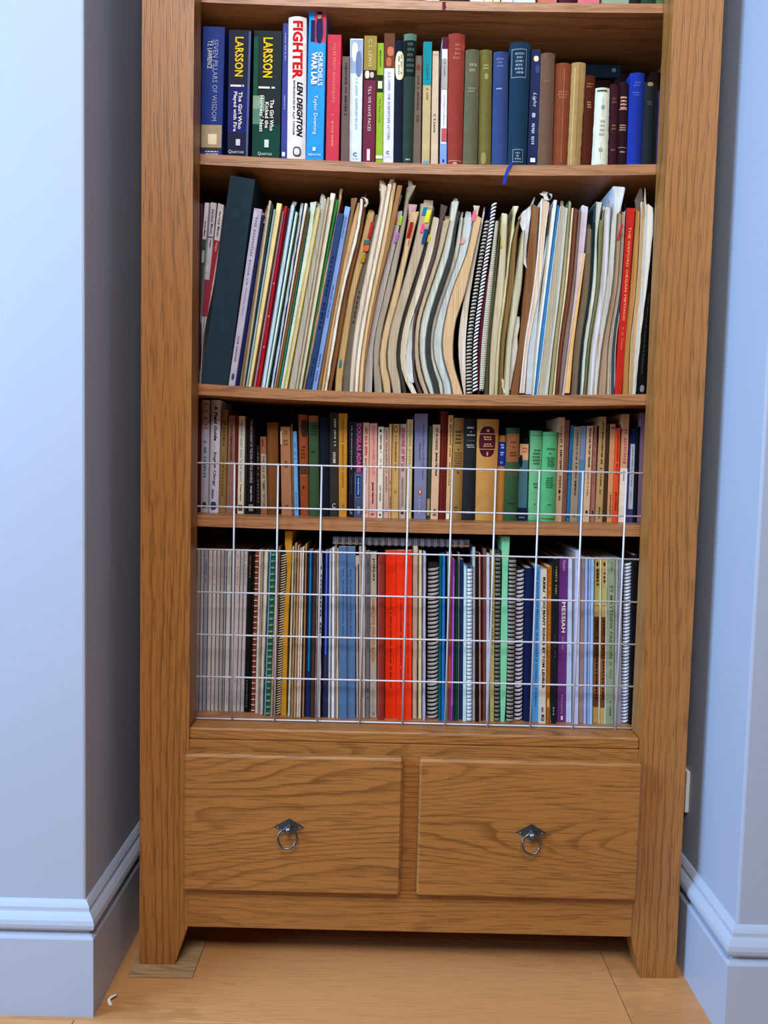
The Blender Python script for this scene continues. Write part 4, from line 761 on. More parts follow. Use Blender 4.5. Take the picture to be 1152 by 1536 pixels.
# ------------------------------------------------------------------ shelf behind the top of the wire panel
DK = '2a2420'
ROW3 = [
 (294,300.5,294,302.5,603,'5a2430','hb','dark red hardback against the left bookcase post',{}),
 (301,312.5,303,315,600,'b4b0bc','hb','tall white hardback with red and blue lettering',{'mat':'gloss_cover','dec':[('d',.3,.75,.03,.30,'b0525a',9),('d',.3,.65,.36,.70,'5a7aa4',12),('o',.25,.75,.905,.96,'40424c')]}),
 (313.4,327.5,317,331,600,'bdbccb','hb','tall pale hardback with black-letter title',{'an':'black-letter hardback','mat':'gloss_cover','dec':[('t','A Field Guide',.40,.74,.05,.36,'26262e',2,.1),('t','to the',.42,.55,.38,.43,'50505a',0),('t','English Clergy',.36,.70,.46,.76,'34343e',1,.1),('d',.25,.5,.79,.87,'6a6a90',5),('o',.2,.8,.90,.97,'3a3e66')]}),
 (328,338.5,333,342,614,'8c7048','hb','olive tan hardback with stamped title',{'dec':[('d',.3,.65,.08,.36,'5c4628',9),('d',.3,.6,.45,.85,'6e5834',12)]}),
 (339,352,343,353,623,'8a6a62','pb','dusky pink paperback with faded title',{'dec':[('d',.3,.6,.09,.46,'4c3430',18),('d',.3,.6,.52,.85,'a06a5c',10)]}),
 (352.3,355,353.5,357.6,623,'6a2224','sl','thin dark red booklet beside the dusky pink paperback',{'cat':'booklet','name':'thin_booklet'}),
 (355.7,365.5,358,368,624,'d0c8ba','pb','cream paperback with pale blue title letters',{'an':'cream paperback titled in pale blue','dec':[('t',"THE HITCH HIKER'S GUIDE TO THE GALAXY",.32,.64,.05,.68,'5a92b4',1),('t','Douglas Adams',.35,.62,.70,.87,'2a2622',1),('p',.15,.8,.91,.97,'5a5648')]}),
 (366.5,369.5,369,371.5,626,'20342a','sl','thin bottle green booklet beside a black paperback',{'cat':'booklet','name':'thin_booklet'}),
 (370,383,372,382.5,625,'1c1a1e','pb','black paperback with mauve title letters',{'an':'black paperback titled in mauve','dec':[('t','THE RESTAURANT AT THE END OF THE UNIVERSE',.34,.66,.03,.68,'a890a4',1),('t','Douglas Adams',.36,.64,.71,.87,'c8c4c8',1),('p',.25,.75,.90,.97,'8a8488')]}),
 (384,390.3,384.5,389.5,668,'262424','pb','short black paperback with grey lettering',{'dec':[('d',.35,.65,.06,.85,'6c6864',16)]}),
 (391,401,390.5,399,655,'96684c','hb','small brown book with slanting grey title strip',{'dec':[('p',.12,.95,.22,.93,'aaa49a'),('t','THE TALE OF TIMMY TIPTOES',.36,.74,.24,.91,'2c2824',1),('p',.25,.6,.03,.12,'7a3c34')]}),
 (402,416.5,400.5,417,633.6,'7a5230','hb','brown cloth hardback with worn edges',{'mat':'worn','dec':[('p',.3,.34,.1,.95,'9a6c44')]}),
 (422,438,420.5,435,640,'a67c60','pb','tan paperback with a torn-away top corner',{'mat':'worn','rag':.0004,'dec':[('e',.3,.8,.04,.09,'6a4834',2),('e',.3,.8,.14,.22,'6a4834',2),('e',.3,.75,.38,.46,'4a3024',3),('e',.3,.7,.88,.90,'4a3024',1),('p',.0,.15,.05,.20,'c8bca8')]}),
 (438.5,441,436,438.5,636,'8a6c48','sl','thin tan booklet beside the torn paperback',{'cat':'booklet','name':'thin_booklet'}),
 (441.5,448,439,445,647,'6ea6da','pb','slim sky blue paperback',{'dec':[('d',.3,.65,.08,.34,'4a7cac',10),('d',.35,.6,.72,.95,'4a7cac',5)]}),
 (451,463,447.5,461,622,'935030','hb','rust-worn old hardback with a dark patch',{'mat':'worn','dec':[('o',.25,.98,.05,.22,'3c3228'),('e',.2,.8,.30,.44,'5c2e1c',4),('p',.05,.9,.60,.605,'b87c58'),('o',.35,.55,.70,.73,'4a2418'),('p',.05,.9,.5,.58,'50402e')]}),
 (464,479,463,477.5,623.6,'40583e','hb','green cloth hardback with a rusty head',{'mat':'worn','dec':[('p',0,1,0,.06,'90603c'),('e',.1,.9,.09,.20,'2c3c2c',4),('e',.2,.7,.34,.38,'2a3a2a',1)]}),
 (479.5,494,479,494,626,'1c222e','hb','plain midnight hardback',{}),
 (494.5,507,494.5,508,619,'3a3634','pb','charcoal paperback with white italic title',{'dec':[('d',.45,.70,.06,.32,'b8b4ae',17),('d',.35,.68,.38,.52,'c0bab0',9),('h','C',.3,.7,.87,.92,'b8b4ae',1)]}),
 (508,520,508,521,620,'b9893a','pb','mustard yellow paperback with faint gold title',{'an':'mustard yellow paperback','dec':[('d',.35,.62,.05,.72,'8f6420',35),('o',.4,.65,.87,.91,'9a7028')]}),
 (522.6,530.5,523,532,632,'26222c','pb','slim black paperback with small white title',{'dec':[('t','Life, the universe and everything',.38,.66,.05,.50,'c4c0c4',0),('t','Douglas Adams',.4,.66,.56,.76,'6a6474',0),('h','C',.3,.75,.92,.965,'b8b4bc',1)]}),
 (531,543,532,544,634,'4e5674','pb','slate paperback with magenta letters and blue box',{'dec':[('p',0,1,0,.52,'38324a'),('t','DOUGLAS ADAMS',.28,.84,.01,.52,'c05a84',2),('p',.16,.84,.55,.79,'8090b8'),('p',.2,.8,.557,.782,'1c3a72'),('t','mostly harmless',.36,.66,.58,.76,'a8c4ec',1),('p',.4,.75,.88,.96,'7c86a8')]}),
 (543.7,553,544.5,554,634,'cea898','pb','pink-cream paperback with red title letters',{'an':'pink-cream paperback','dec':[('t','VET IN A SPIN',.32,.70,.04,.34,'b0323c',2),('t','James Herriot',.34,.64,.37,.64,'2c2222',1),('e',.2,.7,.90,.96,'a03c44',2)]}),
 (553.4,565,554.7,566,635,'cf9e92','pb','salmon-pink paperback with outline red title',{'dec':[('t',"IT SHOULDN'T HAPPEN TO A VET",.36,.68,.03,.55,'b86a64',1),('t','James Herriot',.30,.62,.62,.85,'241c1c',2),('p',.3,.55,.91,.93,'40282a'),('p',.2,.6,.95,.97,'a04c50')]}),
 (565.6,574,567,576,640,'d6cec2','pb','off-white paperback with a black quill mark',{'dec':[('p',.3,.6,.03,.06,'2a2626'),('d',.36,.62,.09,.25,'3a3434',15),('d',.38,.62,.27,.46,'8a8078',9),('d',.36,.60,.64,.82,'7a726c',12),('p',.35,.65,.955,.975,'2a2626')]}),
 (575,583,576,583.6,641,'bda294','pb','dull pink-beige paperback with grey title',{'dec':[('d',.34,.64,.04,.72,'7c6660',34),('p',.35,.65,.90,.93,'26201e')]}),
 (583.4,586,584.2,588,636,'c8a67c','sl','thin buff paperback with tiny black lettering',{'dec':[('d',.3,.7,.60,.90,'2c2218',14)],'cat':'booklet','name':'thin_booklet'}),
 (586.3,597.6,588.6,599,636,'bd9c66','pb','straw yellow paperback with a round emblem',{'dec':[('o',.25,.75,.02,.09,'7a5c3a'),('o',.33,.67,.035,.075,'bd9c66'),('d',.38,.62,.12,.40,'7c5c3a',23),('d',.4,.6,.42,.50,'8c6c46',5),('o',.4,.65,.70,.735,'a07c48')]}),
 (598,608,599,610.5,636,'b8a49c','pb','mauve-beige paperback with magenta title',{'dec':[('t','SEASONS OF MY LIFE',.32,.74,.04,.50,'a83462',2),('t','HANNAH HAUXWELL',.34,.66,.57,.88,'7c7078',1),('p',.3,.7,.92,.955,'3a3436')]}),
 (609,617,611.3,620,629,'c2b084','pb','pale straw paperback with faint title',{'dec':[('d',.34,.62,.04,.46,'97855a',18),('d',.4,.55,.8,.9,'8a784e',6)]}),
 (621,639,622.5,642,620.5,'7d7e9c','pb','lavender grey paperback with an orange bird badge',{'an':'lavender grey paperback','dec':[('t','Geoffrey Willans and Ronald Searle',.58,.76,.09,.62,'40425c',0),('t','Molesworth',.34,.50,.28,.44,'40425c',0),('o',.32,.62,.715,.765,'b8562c'),('o',.42,.52,.725,.755,'e0d8cc'),('d',.36,.52,.78,.96,'9a9cb8',8)]}),
 (639.5,645,643,649.5,639,'3e4430','pb','thin dark olive paperback',{'mat':'worn','dec':[('p',.1,.8,.78,.96,'a08c64'),('p',.3,.6,.2,.5,'4c5238')]}),
 (645.6,657,649.7,661,637,'cbac92','pb','buff paperback with bold black title',{'dec':[('t','VET IN HARNESS',.38,.70,.03,.27,'26201c',1),('t','James Herriot',.36,.74,.29,.54,'26201c',2),('o',.4,.65,.89,.93,'3a2430'),('p',.3,.7,.94,.96,'8a4a44')]}),
 (657.6,668,661.6,672,617,'6d2a24','hb','dark red cloth hardback taller than its neighbours',{'an':'dark red hardback','dec':[('d',.4,.62,.04,.90,'54201c',30)]}),
 (668.7,674,673,680.5,623,'cda678','pb','slim cream paperback with a white torn foot',{'dec':[('d',.36,.66,.03,.40,'74563a',20),('d',.4,.6,.45,.70,'5a3c28',10),('p',.1,.9,.94,.995,'e4dccc')]}),
 (675,692,681,696.7,627,'937444','hb','tan paper-covered hardback with dark print lines',{'mat':'worn','dec':[('e',.2,.8,.12,.26,'3e2e1a',4),('o',.45,.6,.30,.315,'3e2e1a'),('e',.1,.9,.33,.48,'6c5430',6),('o',.45,.6,.52,.54,'3e2e1a'),('e',.25,.7,.86,.93,'5a4426',2)]}),
 (692.6,711.6,697,715,628,'2a2c30','hb','black cloth hardback with silver title lines',{'dec':[('e',.2,.9,.075,.105,'b8b8b4',1),('e',.4,.7,.12,.14,'a0a09c',1),('e',.15,.95,.15,.175,'b0b0ac',1),('e',.15,.95,.205,.225,'5c5c5c',1),('e',.2,.85,.25,.29,'a8a8a4',2),('e',.3,.7,.90,.95,'4a4c4e',2)]}),
 (712.7,743,715.7,748.4,629,'b38850','hb','thick ochre hardback with a maroon oval title plaque',{'an':'thick ochre hardback','dec':[('o',.10,.86,.07,.37,'4e1a28'),('p',.12,.84,.142,.147,'c8a070'),('p',.12,.84,.293,.298,'c8a070'),('e',.28,.7,.165,.21,'b89468',2),('e',.25,.75,.235,.275,'b89468',2),('o',.44,.56,.10,.125,'b89468'),('o',.45,.53,.32,.36,'b89468')]}),
 (743.4,755,748.6,759.5,653,'a8773c','hb','ochre hardback with a bright blue label',{'dec':[('p',.0,.98,.075,.36,'26348c'),('e',.25,.75,.10,.16,'b8bcd8',2),('e',.25,.75,.19,.24,'b8bcd8',2),('e',.25,.75,.30,.34,'8088c0',1)]}),
 (755.6,775,760,780,642,'35543a','hb','green cloth hardback with a tan leather label',{'mat':'worn','an':'green hardback with tan label','dec':[('p',.04,.94,.065,.365,'8a5838'),('e',.25,.8,.14,.17,'5a2e1c',1),('o',.45,.6,.20,.215,'5a2e1c'),('e',.2,.8,.25,.31,'5a2e1c',2),('e',.1,.9,.42,.52,'6e5a3a',4),('e',.15,.85,.80,.82,'1e3424',1)]}),
 (775.5,790,780,793,666,'486e78','pb','grey-teal paperback with peeling cream top',{'mat':'worn','dec':[('p',.02,.98,0,.21,'c09a74'),('e',.2,.9,.04,.12,'b0502c',2),('o',.0,.35,.14,.30,'141c34'),('p',0,1,.83,1,'182440'),('e',.15,.85,.94,.97,'7c88a4',1)]}),
 (780.5,791,784,795.5,657,'222c34','hb','dark slate hardback standing behind the grey-teal paperback',{'Y':.1455,'d':.09,'lift':0.0}),
 (791.7,809.5,795.8,814,646,'69a57c','hb','sea-green cloth hardback with ridged head bands',{'dec':[('p',.02,.98,.03,.035,'8ec09c'),('p',.02,.98,.05,.055,'4c8660'),('e',.2,.9,.20,.38,'365e44',5),('e',.3,.8,.57,.64,'365e44',2),('e',.4,.6,.8,.82,'365e44',1),('p',.02,.98,.955,.96,'8ec09c'),('p',.02,.98,.985,.99,'4c8660')]}),
 (810,832,814.8,836,648,'58a274','hb','wider grass-green cloth hardback with brown head bands',{'dec':[('p',.02,.98,.035,.04,'7a6a48'),('e',.15,.95,.175,.205,'2c5a3c',1),('o',.45,.55,.23,.25,'2c5a3c'),('e',.25,.85,.275,.39,'2c5a3c',5),('e',.25,.85,.50,.63,'2c5a3c',5),('e',.35,.75,.80,.82,'2c5a3c',1),('p',.02,.98,.96,.97,'7a6a48')]}),
 (832.6,842.5,838,847.8,626,'b99c82','pb','beige paperback with dark spotted title',{'dec':[('d',.35,.6,.05,.20,'8c5c50',9),('d',.36,.70,.21,.55,'4c3830',17),('d',.35,.7,.56,.68,'6c5448',6),('o',.35,.65,.69,.73,'241c18'),('d',.35,.65,.75,.80,'5a443a',3)]}),
 (842.8,848.3,848.3,855,630,'7c5244','pb','thin brick-brown paperback',{'dec':[('d',.4,.6,.2,.8,'5c3a30',20)]}),
 (848.6,854,855.7,861,638,'2f6f98','pb','thin blue paperback beside the brick-brown one',{'dec':[('d',.35,.65,.25,.6,'1c4a6c',14),('o',.3,.7,.92,.96,'161c24')]}),
 (855,866,861.8,872,640,'958472','pb','grey-tan paperback with dark title',{'dec':[('d',.35,.62,.05,.35,'4a4038',23),('d',.35,.62,.38,.72,'2c2622',22),('o',.4,.6,.92,.95,'2c2622')]}),
 (866.7,873,872.5,880,639,'70809a','pb','slim blue-grey paperback',{'dec':[('p',0,1,.35,1,'4a7ca0')]}),
 (874,884,881,890,639,'c4a488','pb','cream paperback with heavy black capitals',{'an':'cream paperback in black capitals','dec':[('t','BIGGLES AND THE LOST TREASURE',.38,.70,.02,.43,'241e1a',2),('t','Captain W. E. Johns',.36,.62,.46,.73,'4c3c34',1),('p',.35,.65,.88,.91,'2c2420')]}),
 (884.8,891.5,890.3,896,638,'9c6e64','pb','slim dusty rose paperback',{'dec':[('d',.3,.6,.05,.62,'74564e',24),('o',.35,.7,.88,.93,'3c2c28')]}),
 (892,903.5,900,910,625,'ab8c64','pb','tan paperback with brown capitals and chipped foot',{'dec':[('d',.38,.66,.03,.50,'4c3824',29),('d',.4,.62,.54,.74,'5c4830',8),('d',.4,.62,.86,.97,'3c2c1c',6)]}),
 (904,909.6,911,915,636,'4a3424','pb','thin dark brown paperback with flecks',{'mat':'worn'}),
 (910.5,918,916,923.6,636,'be8c64','pb','slim peach paperback',{'dec':[('d',.35,.65,.72,.96,'6a4430',10),('p',.2,.8,.03,.05,'7a5a40')]}),
 (918.7,926,923.8,931,642,'d2502c','pb','slim bright orange paperback',{'an':'slim bright orange paperback','dec':[('p',.05,.95,.0,.045,'c84850'),('d',.35,.65,.06,.5,'8c2c1c',18),('d',.35,.65,.68,.88,'5c2014',8)]}),
 (927,937.7,933.5,944.6,621,'c29a7a','pb','cream paperback with pink-red lettering, its lower half coloured as if lit',{'dec':[('p',0,1,.5,1,'d8cabc'),('d',.3,.72,.14,.46,'b85c64',12),('d',.4,.6,.52,.62,'8c7c70',6)]}),  # paler full-width panel puts light falling on the lower half into colour
 (938.5,949,944.8,953.7,642,'4c4488','pb','violet paperback with a pale blue title strip',{'dec':[('p',.0,.98,.0,.16,'1e2450'),('p',.26,.92,.17,.86,'b8bcc4'),('d',.5,.7,.2,.62,'6c7484',18),('d',.5,.65,.66,.8,'8c94a0',7)]}),
 (949.3,955,954.3,960.3,640,'181a22','hb','slim black hardback beside the violet paperback',{}),
 (955.3,964,961,970,619,'8c6c84','pb','tall mauve paperback at the right bookcase post',{}),
]
for e in ROW3: make(3, e)
# ------------------------------------------------------------------ bottom shelf behind the wire panel
WJ = 'white journal with faint lettering'
def journal(a, b, c, d, col, ink, lo): return (a, b, c, d, 824.5, col, 'pb', WJ, {'Y': .098, 'dec': [('d', .3, .7, .03, .16, ink, 9), ('d', .3, .65, .16, .22, ink, 4), ('d', .3, .7, .79, .96, lo, 14)]})
J = [(291,297.5,295.4,301,'a8a4a6','b4a890'),(297.8,302.6,301.5,306,'b0aab2','94949c'),(302.9,309.2,306.3,312.7,'8c90a2','5c6478'),(309.5,315.3,313,319,'b8b0b4','c08c8c'),
     (315.6,321.0,319.4,325.2,'b4b0b2','8c8c90'),(321.3,327,325.6,331,'aca8aa','b08c90'),(327.3,332.6,331.3,336.8,'9c989e','84848e'),(332.9,335.6,337.1,340.6,'9498a2','84848e'),
     (335.9,342.5,341,347.8,'b8b8ba','94989a'),(342.8,347.6,348.1,353,'8c8e96','84848e'),(347.9,354.2,353.3,360.9,'bcb6be','c48c88'),(354.5,359.8,361.2,366.2,'bab8c0','94a09a'),(360.1,365.7,366.5,372,'bcbac4','9494ac')]
ROW4 = [journal(a+.35, b-.35, c+.35, d-.35, col, ink, 'a8a8bc') for a, b, c, d, col, ink in J]
ROW4 += [
 (366.2,372.6,373,379.4,826,'18181c','pb','black songbook with gold and red lettering',{'an':'black songbook','Y':.095,'dec':[('d',.3,.6,.03,.13,'8c4a30',8),('d',.3,.6,.09,.17,'7c7030',6),('d',.3,.65,.80,.97,'5c6058',10)]}),
 (372.9,375.8,379.7,382.6,830,'1e2624','sl','thin black-green score',{'Y':.095}),
 (376.2,381.6,383,387.8,825,'8e4238','sp','brick-red comb-bound score',{'Y':.093,'coil':'c8c4bc','pitch':.011,'rz':.0012,'back':.003,'pc':'8e4238','inset':.0004,'tk':0}),
 (382,387,388.2,392,825,'c0c0bc','sl','thin light grey score',{'Y':.09}),
 (387.2,388.8,392.3,395,826,'b49a94','sl','thin pinkish score',{'Y':.088}),
 (389,394.2,396,403,826,'cac8bc','fe','ragged ivory score',{'rag':.0007,'cc':'9c9a90','Y':.083}),
 (394.4,396.3,403.2,404.8,826,'30507c','sl','thin denim blue score',{'Y':.082}),
 (396.5,398.2,405,406.6,826,'84b4bc','sl','thin aqua score',{'Y':.08}),
 (398.5,404.6,407,413.5,826,'0f6a50','sp','emerald green punched-comb score',{'an':'emerald green score','coil':'7c8478','pitch':.0125,'rz':.0024,'back':.003,'pc':'0f6a50','inset':.0004,'tk':0}),
 (404.9,409,414,417.5,827,'9c8a7c','sl','thin grey-brown score',{}),
 (409.2,412.8,417.8,420.6,820,'8c6a5c','sl','thin brick-brown score with curled corner',{}),
 (413.2,420.2,421.2,430,829,'3a302c','sp','dark score with a fine ivory wire spiral',{'coil':'d0c8b0','pitch':.0048,'rz':.0011,'back':.006,'tk':.5}),
 (420.6,429.6,427.5,439,797,'b9882c','sl','bulging golden yellow songbook reaching the shelf above',{'an':'golden yellow songbook','m':[(1000,423.5,430.7),(930,424.6,432.6),(850,430.3,437),(815,427,438.2)]}),
 (431.3,435.2,438.6,441.6,820,'bcb8a8','sl','thin cream-grey score',{}),
 (435.4,439.4,441.8,446,815,'a89270','fe','frayed beige score with curled head',{'rag':.0008,'cc':'6c5a44'}),
 (439.6,443.8,446.2,449.6,818,'b0906c','sl','thin tan score',{}),
 (444.2,447.6,450,453,823,'d8cece','sl','thin pink-white score',{}),
 (447.9,450.8,453.4,456.6,821,'d0ccc4','sl','thin chalk-white score',{}),
 (451,452.6,456.8,457.8,828,'3c2a24','sl','thin umber score',{}),
 (452.8,455.6,458,460.6,816,'b89468','sl','thin caramel score',{}),
 (455.8,457.2,460.8,462,826,'4a1c28','sl','thin burgundy score',{}),
 (457.5,465.2,462.3,470,825,'14305c','pb','navy songbook with a turquoise stripe',{'an':'navy songbook with turquoise stripe','dec':[('p',.38,.66,.0,.72,'1480ac'),('p',.38,.6,.72,1,'2c2c74')]}),
 (465.5,471,470.4,474.8,827,'4a342c','pb','dark brown songbook beside the navy one',{}),
 (471.4,474,475.2,478,826,'b8a8a4','sl','thin dusty pink score with frayed edge',{'rag':.0006}),
 (474.3,481.4,478.3,484.6,829,'b4bac4','fe','torn blue-white score with dark print specks',{'rag':.0011,'cc':'2c3038','dec':[('d',.4,.7,.08,.55,'2c3038',18)]}),
 (481.7,483.3,484.9,486.8,829,'1c1c22','sl','thin black score',{}),
 (483.6,491.4,487,493.6,826,'1a2c7c','pb','royal blue songbook with a pale centre stripe',{'dec':[('p',.38,.58,0,.62,'6c84cc'),('p',0,1,.63,1,'302c4c'),('p',.38,.5,.62,.8,'4c4a74')]}),
 (491.8,495.6,494,497.6,825,'a8b0b4','sl','thin blue-grey score',{}),
 (496.4,501.6,498,502.3,822,'d0d0dc','sl','white score beside the taupe one',{}),
 (501.9,503.4,502.6,505.2,819,'988474','sl','thin taupe score',{}),
 (503.7,507.4,505.5,508,823,'ccc0ac','fe','frayed cream score beside blue spines',{'rag':.0007,'cc':'b0a48c'}),
 (508,520.6,508.3,519.7,820,'56749c','pb','steel blue vocal score, left of its twin',{'an':'pair of steel blue vocal scores','dec':[('t','Bach  The Well-Tempered Klavier  Book 1',.42,.62,.13,.52,'2c3c6c',1)]}),
 (520.9,533,520,533.2,820,'56749c','pb','steel blue vocal score, right of its twin',{'dec':[('t','Bach  The Well-Tempered Klavier  Book 2',.34,.54,.13,.52,'2c3c6c',1)]}),
 (534.4,537.2,533.8,537,838,'d0ccc8','fe','white score with a crumpled paper knot on top',{'rag':.0005,'flap':[('dcdad6',.002,[(850,532,536),(842,531.5,541),(837,531.5,543),(833,533,537)])]}),
 (537.6,542.6,538.3,543.4,820,'a4948a','sl','taupe score beside white leaves',{}),
 (543,548,543.8,548.3,820,'cccac8','fe','white ragged score with curled head',{'rag':.0007}),
 (548.6,554,548.8,555,827,'6c6870','pb','grey film-theme songbook with dark capitals',{'dec':[('t','JAMES BOND  THE ULTIMATE COLLECTION',.30,.70,.04,.56,'3a383e',1),('d',.3,.7,.8,.9,'44424a',6)]}),
 (554.4,565,555.3,565,828,'b4b0aa','pb','grey-white ragtime album with orange capitals',{'an':'ragtime album with orange capitals','dec':[('t','JOPLIN',.36,.70,.035,.17,'2a2826',2),('t','COMPLETE PIANO RAGS',.28,.72,.26,.66,'c07c34',2),('t','Dover Classical Piano Music',.42,.56,.82,.95,'6c6a66',0),('h','D',.4,.7,.965,.985,'5a5856',1)]}),
 (566,576.2,567,577.4,831,'8c3630','hb','brick-red cloth music hardback',{'d':.20,'dec':[('p',.06,.12,.02,.98,'b06c60')]}),
 (577,594.8,578,594.2,826,'da3c1b','pb','vermilion vocal score, the widest of three',{'an':'trio of vermilion vocal scores','dec':[('d',.42,.56,.27,.82,'84201c',46)]}),
 (595.1,607.6,594.5,608,826,'dc3a1c','pb','vermilion vocal score, middle of three',{'dec':[('d',.42,.56,.27,.82,'84201c',46)]}),
 (607.9,617.5,608.3,618.2,826,'de3c1e','pb','vermilion vocal score, narrowest of three',{'dec':[('d',.3,.45,.27,.82,'84201c',46)]}),
 (618,625.8,618.6,627.6,819,'c8bab0','fe','tan-white frayed score beside vermilion spine',{'rag':.0006,'cc':'8c6c4c'}),
 (627,632.5,628,633.2,826,'ccc29c','sl','ivory-yellow score',{}),
 (633.2,638.4,634,639.4,828,'b8b8d0','fe','lilac-white crumpled score',{'rag':.0006,'cc':'7c7c94'}),
 (640.7,657,642,659.2,846,'1c1c20','sp','black spiral book with wide silver rings',{'an':'silver-ringed spiral book','coil':'b4b4b8','pitch':.0081,'rz':.0026,'back':.010,'tk':.3,'inset':.001}),
 (657.4,662,659.6,663.4,832,'0c5c64','sl','dark turquoise score',{}),
 (662.3,667,663.8,668.4,832,'2474bc','sl','bright cobalt score',{'an':'bright cobalt score'}),
 (667.3,669,668.7,670.5,834,'141c34','sl','thin ink-blue score',{}),
 (669.4,671.4,671,673.6,830,'94b8a4','sl','thin celadon score',{}),
 (671.7,675.4,674,678.6,828,'8c4438','pb','rust-red songbook with an orange foot',{'dec':[('p',.1,.9,.62,.8,'b85030')]}),
 (675.7,679,679,682.4,839,'8c3ca0','pb','slim purple songbook',{'an':'slim purple songbook','dec':[('p',.4,.8,.1,.9,'a470c4')]}),
 (679.3,682,682.7,684,842,'3c4452','sl','thin gunmetal score',{}),
 (682.3,686.2,684.3,687,844,'0c5038','sl','thin forest green score',{}),
 (686.5,688.4,687.3,690,830,'7c8480','sl','thin ash-grey score',{}),
 (688.7,694,690.3,695.6,839,'24346c','pb','slim indigo songbook',{}),
 (694.4,700,696,700.4,850,'b4ccd0','sl','pale duck-egg score',{}),
 (700.4,708,701,709,850,'8498c0','sp','slim book bound with white-blue plastic comb',{'an':'white-blue comb-bound book','coil':'c0ccec','pitch':.0075,'rz':.0034,'back':.006,'tk':0,'pc':'44546c'}),
 (708.3,712.8,709.3,713.3,821,'acb8c0','sl','tall pale grey score',{}),
 (713.2,718.4,713.6,718,829,'221418','pb','black-maroon songbook',{}),
 (718.8,721.2,718.3,720.8,830,'c49c94','sl','thin shell-pink score',{}),
 (721.4,723.8,721,724,832,'5c1e20','sl','thin oxblood score',{}),
 (724.2,729.2,724.3,729.6,823,'7c5854','pb','tall cocoa-rose songbook',{}),
 (729.5,734,730,735,831,'bcbcd0','sl','lilac-grey score',{}),
 (735,741,736.5,742.6,826,'a89c64','pb','straw-yellow album with tiny black print',{'an':'straw-yellow album','dec':[('d',.4,.65,.1,.55,'4c4424',34)]}),
 (741.4,749.6,743,751,825,'4c504a','sp','charcoal comb-bound book',{'coil':'6c6e68','pitch':.0085,'rz':.0030,'back':.004,'tk':0,'pc':'3a3c3a'}),
 (751,757.2,753,765.4,805,'7cc09c','sl','tall mint green book bending over at its head',{'an':'tall mint green book','m':[(1060,751,758.5),(960,751.3,761.5),(835,753.6,763.2),(815,752.4,765.4)]}),
 (760,770.4,764,775,836,'2c2a2c','sp','black book bound with a split grey comb',{'coil':'84807c','pitch':.0080,'rz':.0028,'back':.006,'tk':0}),
 (772,783.6,775.4,787,853,'24264a','sp','navy-backed book with lilac-white spiral rings',{'coil':'c0c2dc','pitch':.0081,'rz':.0027,'back':.008,'tk':.25}),
 (784.6,797.4,787.4,801.5,852,'18244c','hb','dark navy cloth songbook',{'an':'dark navy songbook','d':.20}),
 (797.8,808.2,802,811.6,849,'4c8cbc','pb','sky blue songbook with dark blue capitals',{'dec':[('t','THE SONGS OF MICHAEL FLANDERS & DONALD SWANN',.34,.66,.03,.90,'1c4478',0)]}),
 (808.5,818.8,812,820.8,854,'c0b6ac','pb','cream songbook with bold black capitals',{'an':'cream songbook in bold capitals','dec':[('t','TOO MANY SONGS BY TOM LEHRER',.34,.76,.17,.77,'1e1c1c',2),('t','RER/',.30,.7,.05,.15,'1e1c1c',2),('o',.3,.6,.89,.925,'6c6a74'),('t','KI',.3,.7,.94,.98,'2c2a2a',2)]}),
 (819.2,824.6,821.2,828.2,850,'b0701c','pb','amber-yellow songbook',{'dec':[('d',.4,.6,.1,.6,'d8a450',18),('o',.2,.8,.84,.90,'d8b878')]}),
 (825,834.6,829.5,838.6,838,'20222a','pb','black album with dull gold capitals',{'dec':[('d',.45,.7,.03,.22,'8c8450',12),('d',.45,.65,.44,.6,'4c4c48',10),('d',.4,.6,.88,.97,'8c8c94',5)],'flap':[('d4d8e4',.001,[(1084,825.5,829),(1070,825,828.5),(1058,825,827)])]}),
 (835.4,848.4,839.2,852.2,837,'6c3c84','pb','purple oratorio score with white capitals',{'an':'purple oratorio score','dec':[('t','Handel',.42,.72,.015,.075,'c8b4d8',0),('t','MESSIAH',.34,.78,.265,.45,'eee6f4',1),('t','Watkins Shaw',.42,.66,.47,.555,'b89cc8',0),('t','Novello',.42,.66,.83,.95,'b89cc8',0),('p',.42,.66,.96,.985,'d8c8e4')]}),
 (848.8,857.2,852.6,858.8,838,'b8c4dc','pb','blue-white score beside the purple oratorio',{}),
 (857.5,860.4,859.2,864.6,828,'84807c','sl','thin pewter-grey score',{}),
 (860.7,867.4,865,871.6,826,'b8b8d4','pb','lilac oratorio score',{}),
 (867.8,875.4,872,878,835,'a08e8a','pb','mushroom-pink score with a black-edged foot',{}),
 (875.8,879.8,878.4,882.4,838,'94a8d0','sl','periwinkle score, first of three',{}),
 (880.1,884.2,882.7,887,838,'94a8d0','sl','periwinkle score, second of three',{}),
 (884.5,888.8,887.3,891.6,838,'94b4d4','sl','periwinkle score, third of three',{}),
 (889.2,897.6,892.2,900,838,'b49c64','pb','gold and brown carol book beside periwinkle scores',{'dec':[('p',0,1,.35,.6,'5c3a20'),('p',0,1,.6,.82,'8c5c3c'),('p',0,1,.82,.9,'6c4434'),('o',.3,.7,.02,.045,'1c1814'),('d',.3,.75,.06,.17,'3c3020',5),('d',.35,.7,.37,.86,'2c1c14',24),('p',0,1,.17,.28,'a8a46c')]}),
 (897.9,899.8,900.3,902.8,838,'cccab4','sl','thin ivory-white score between gold carol books',{}),
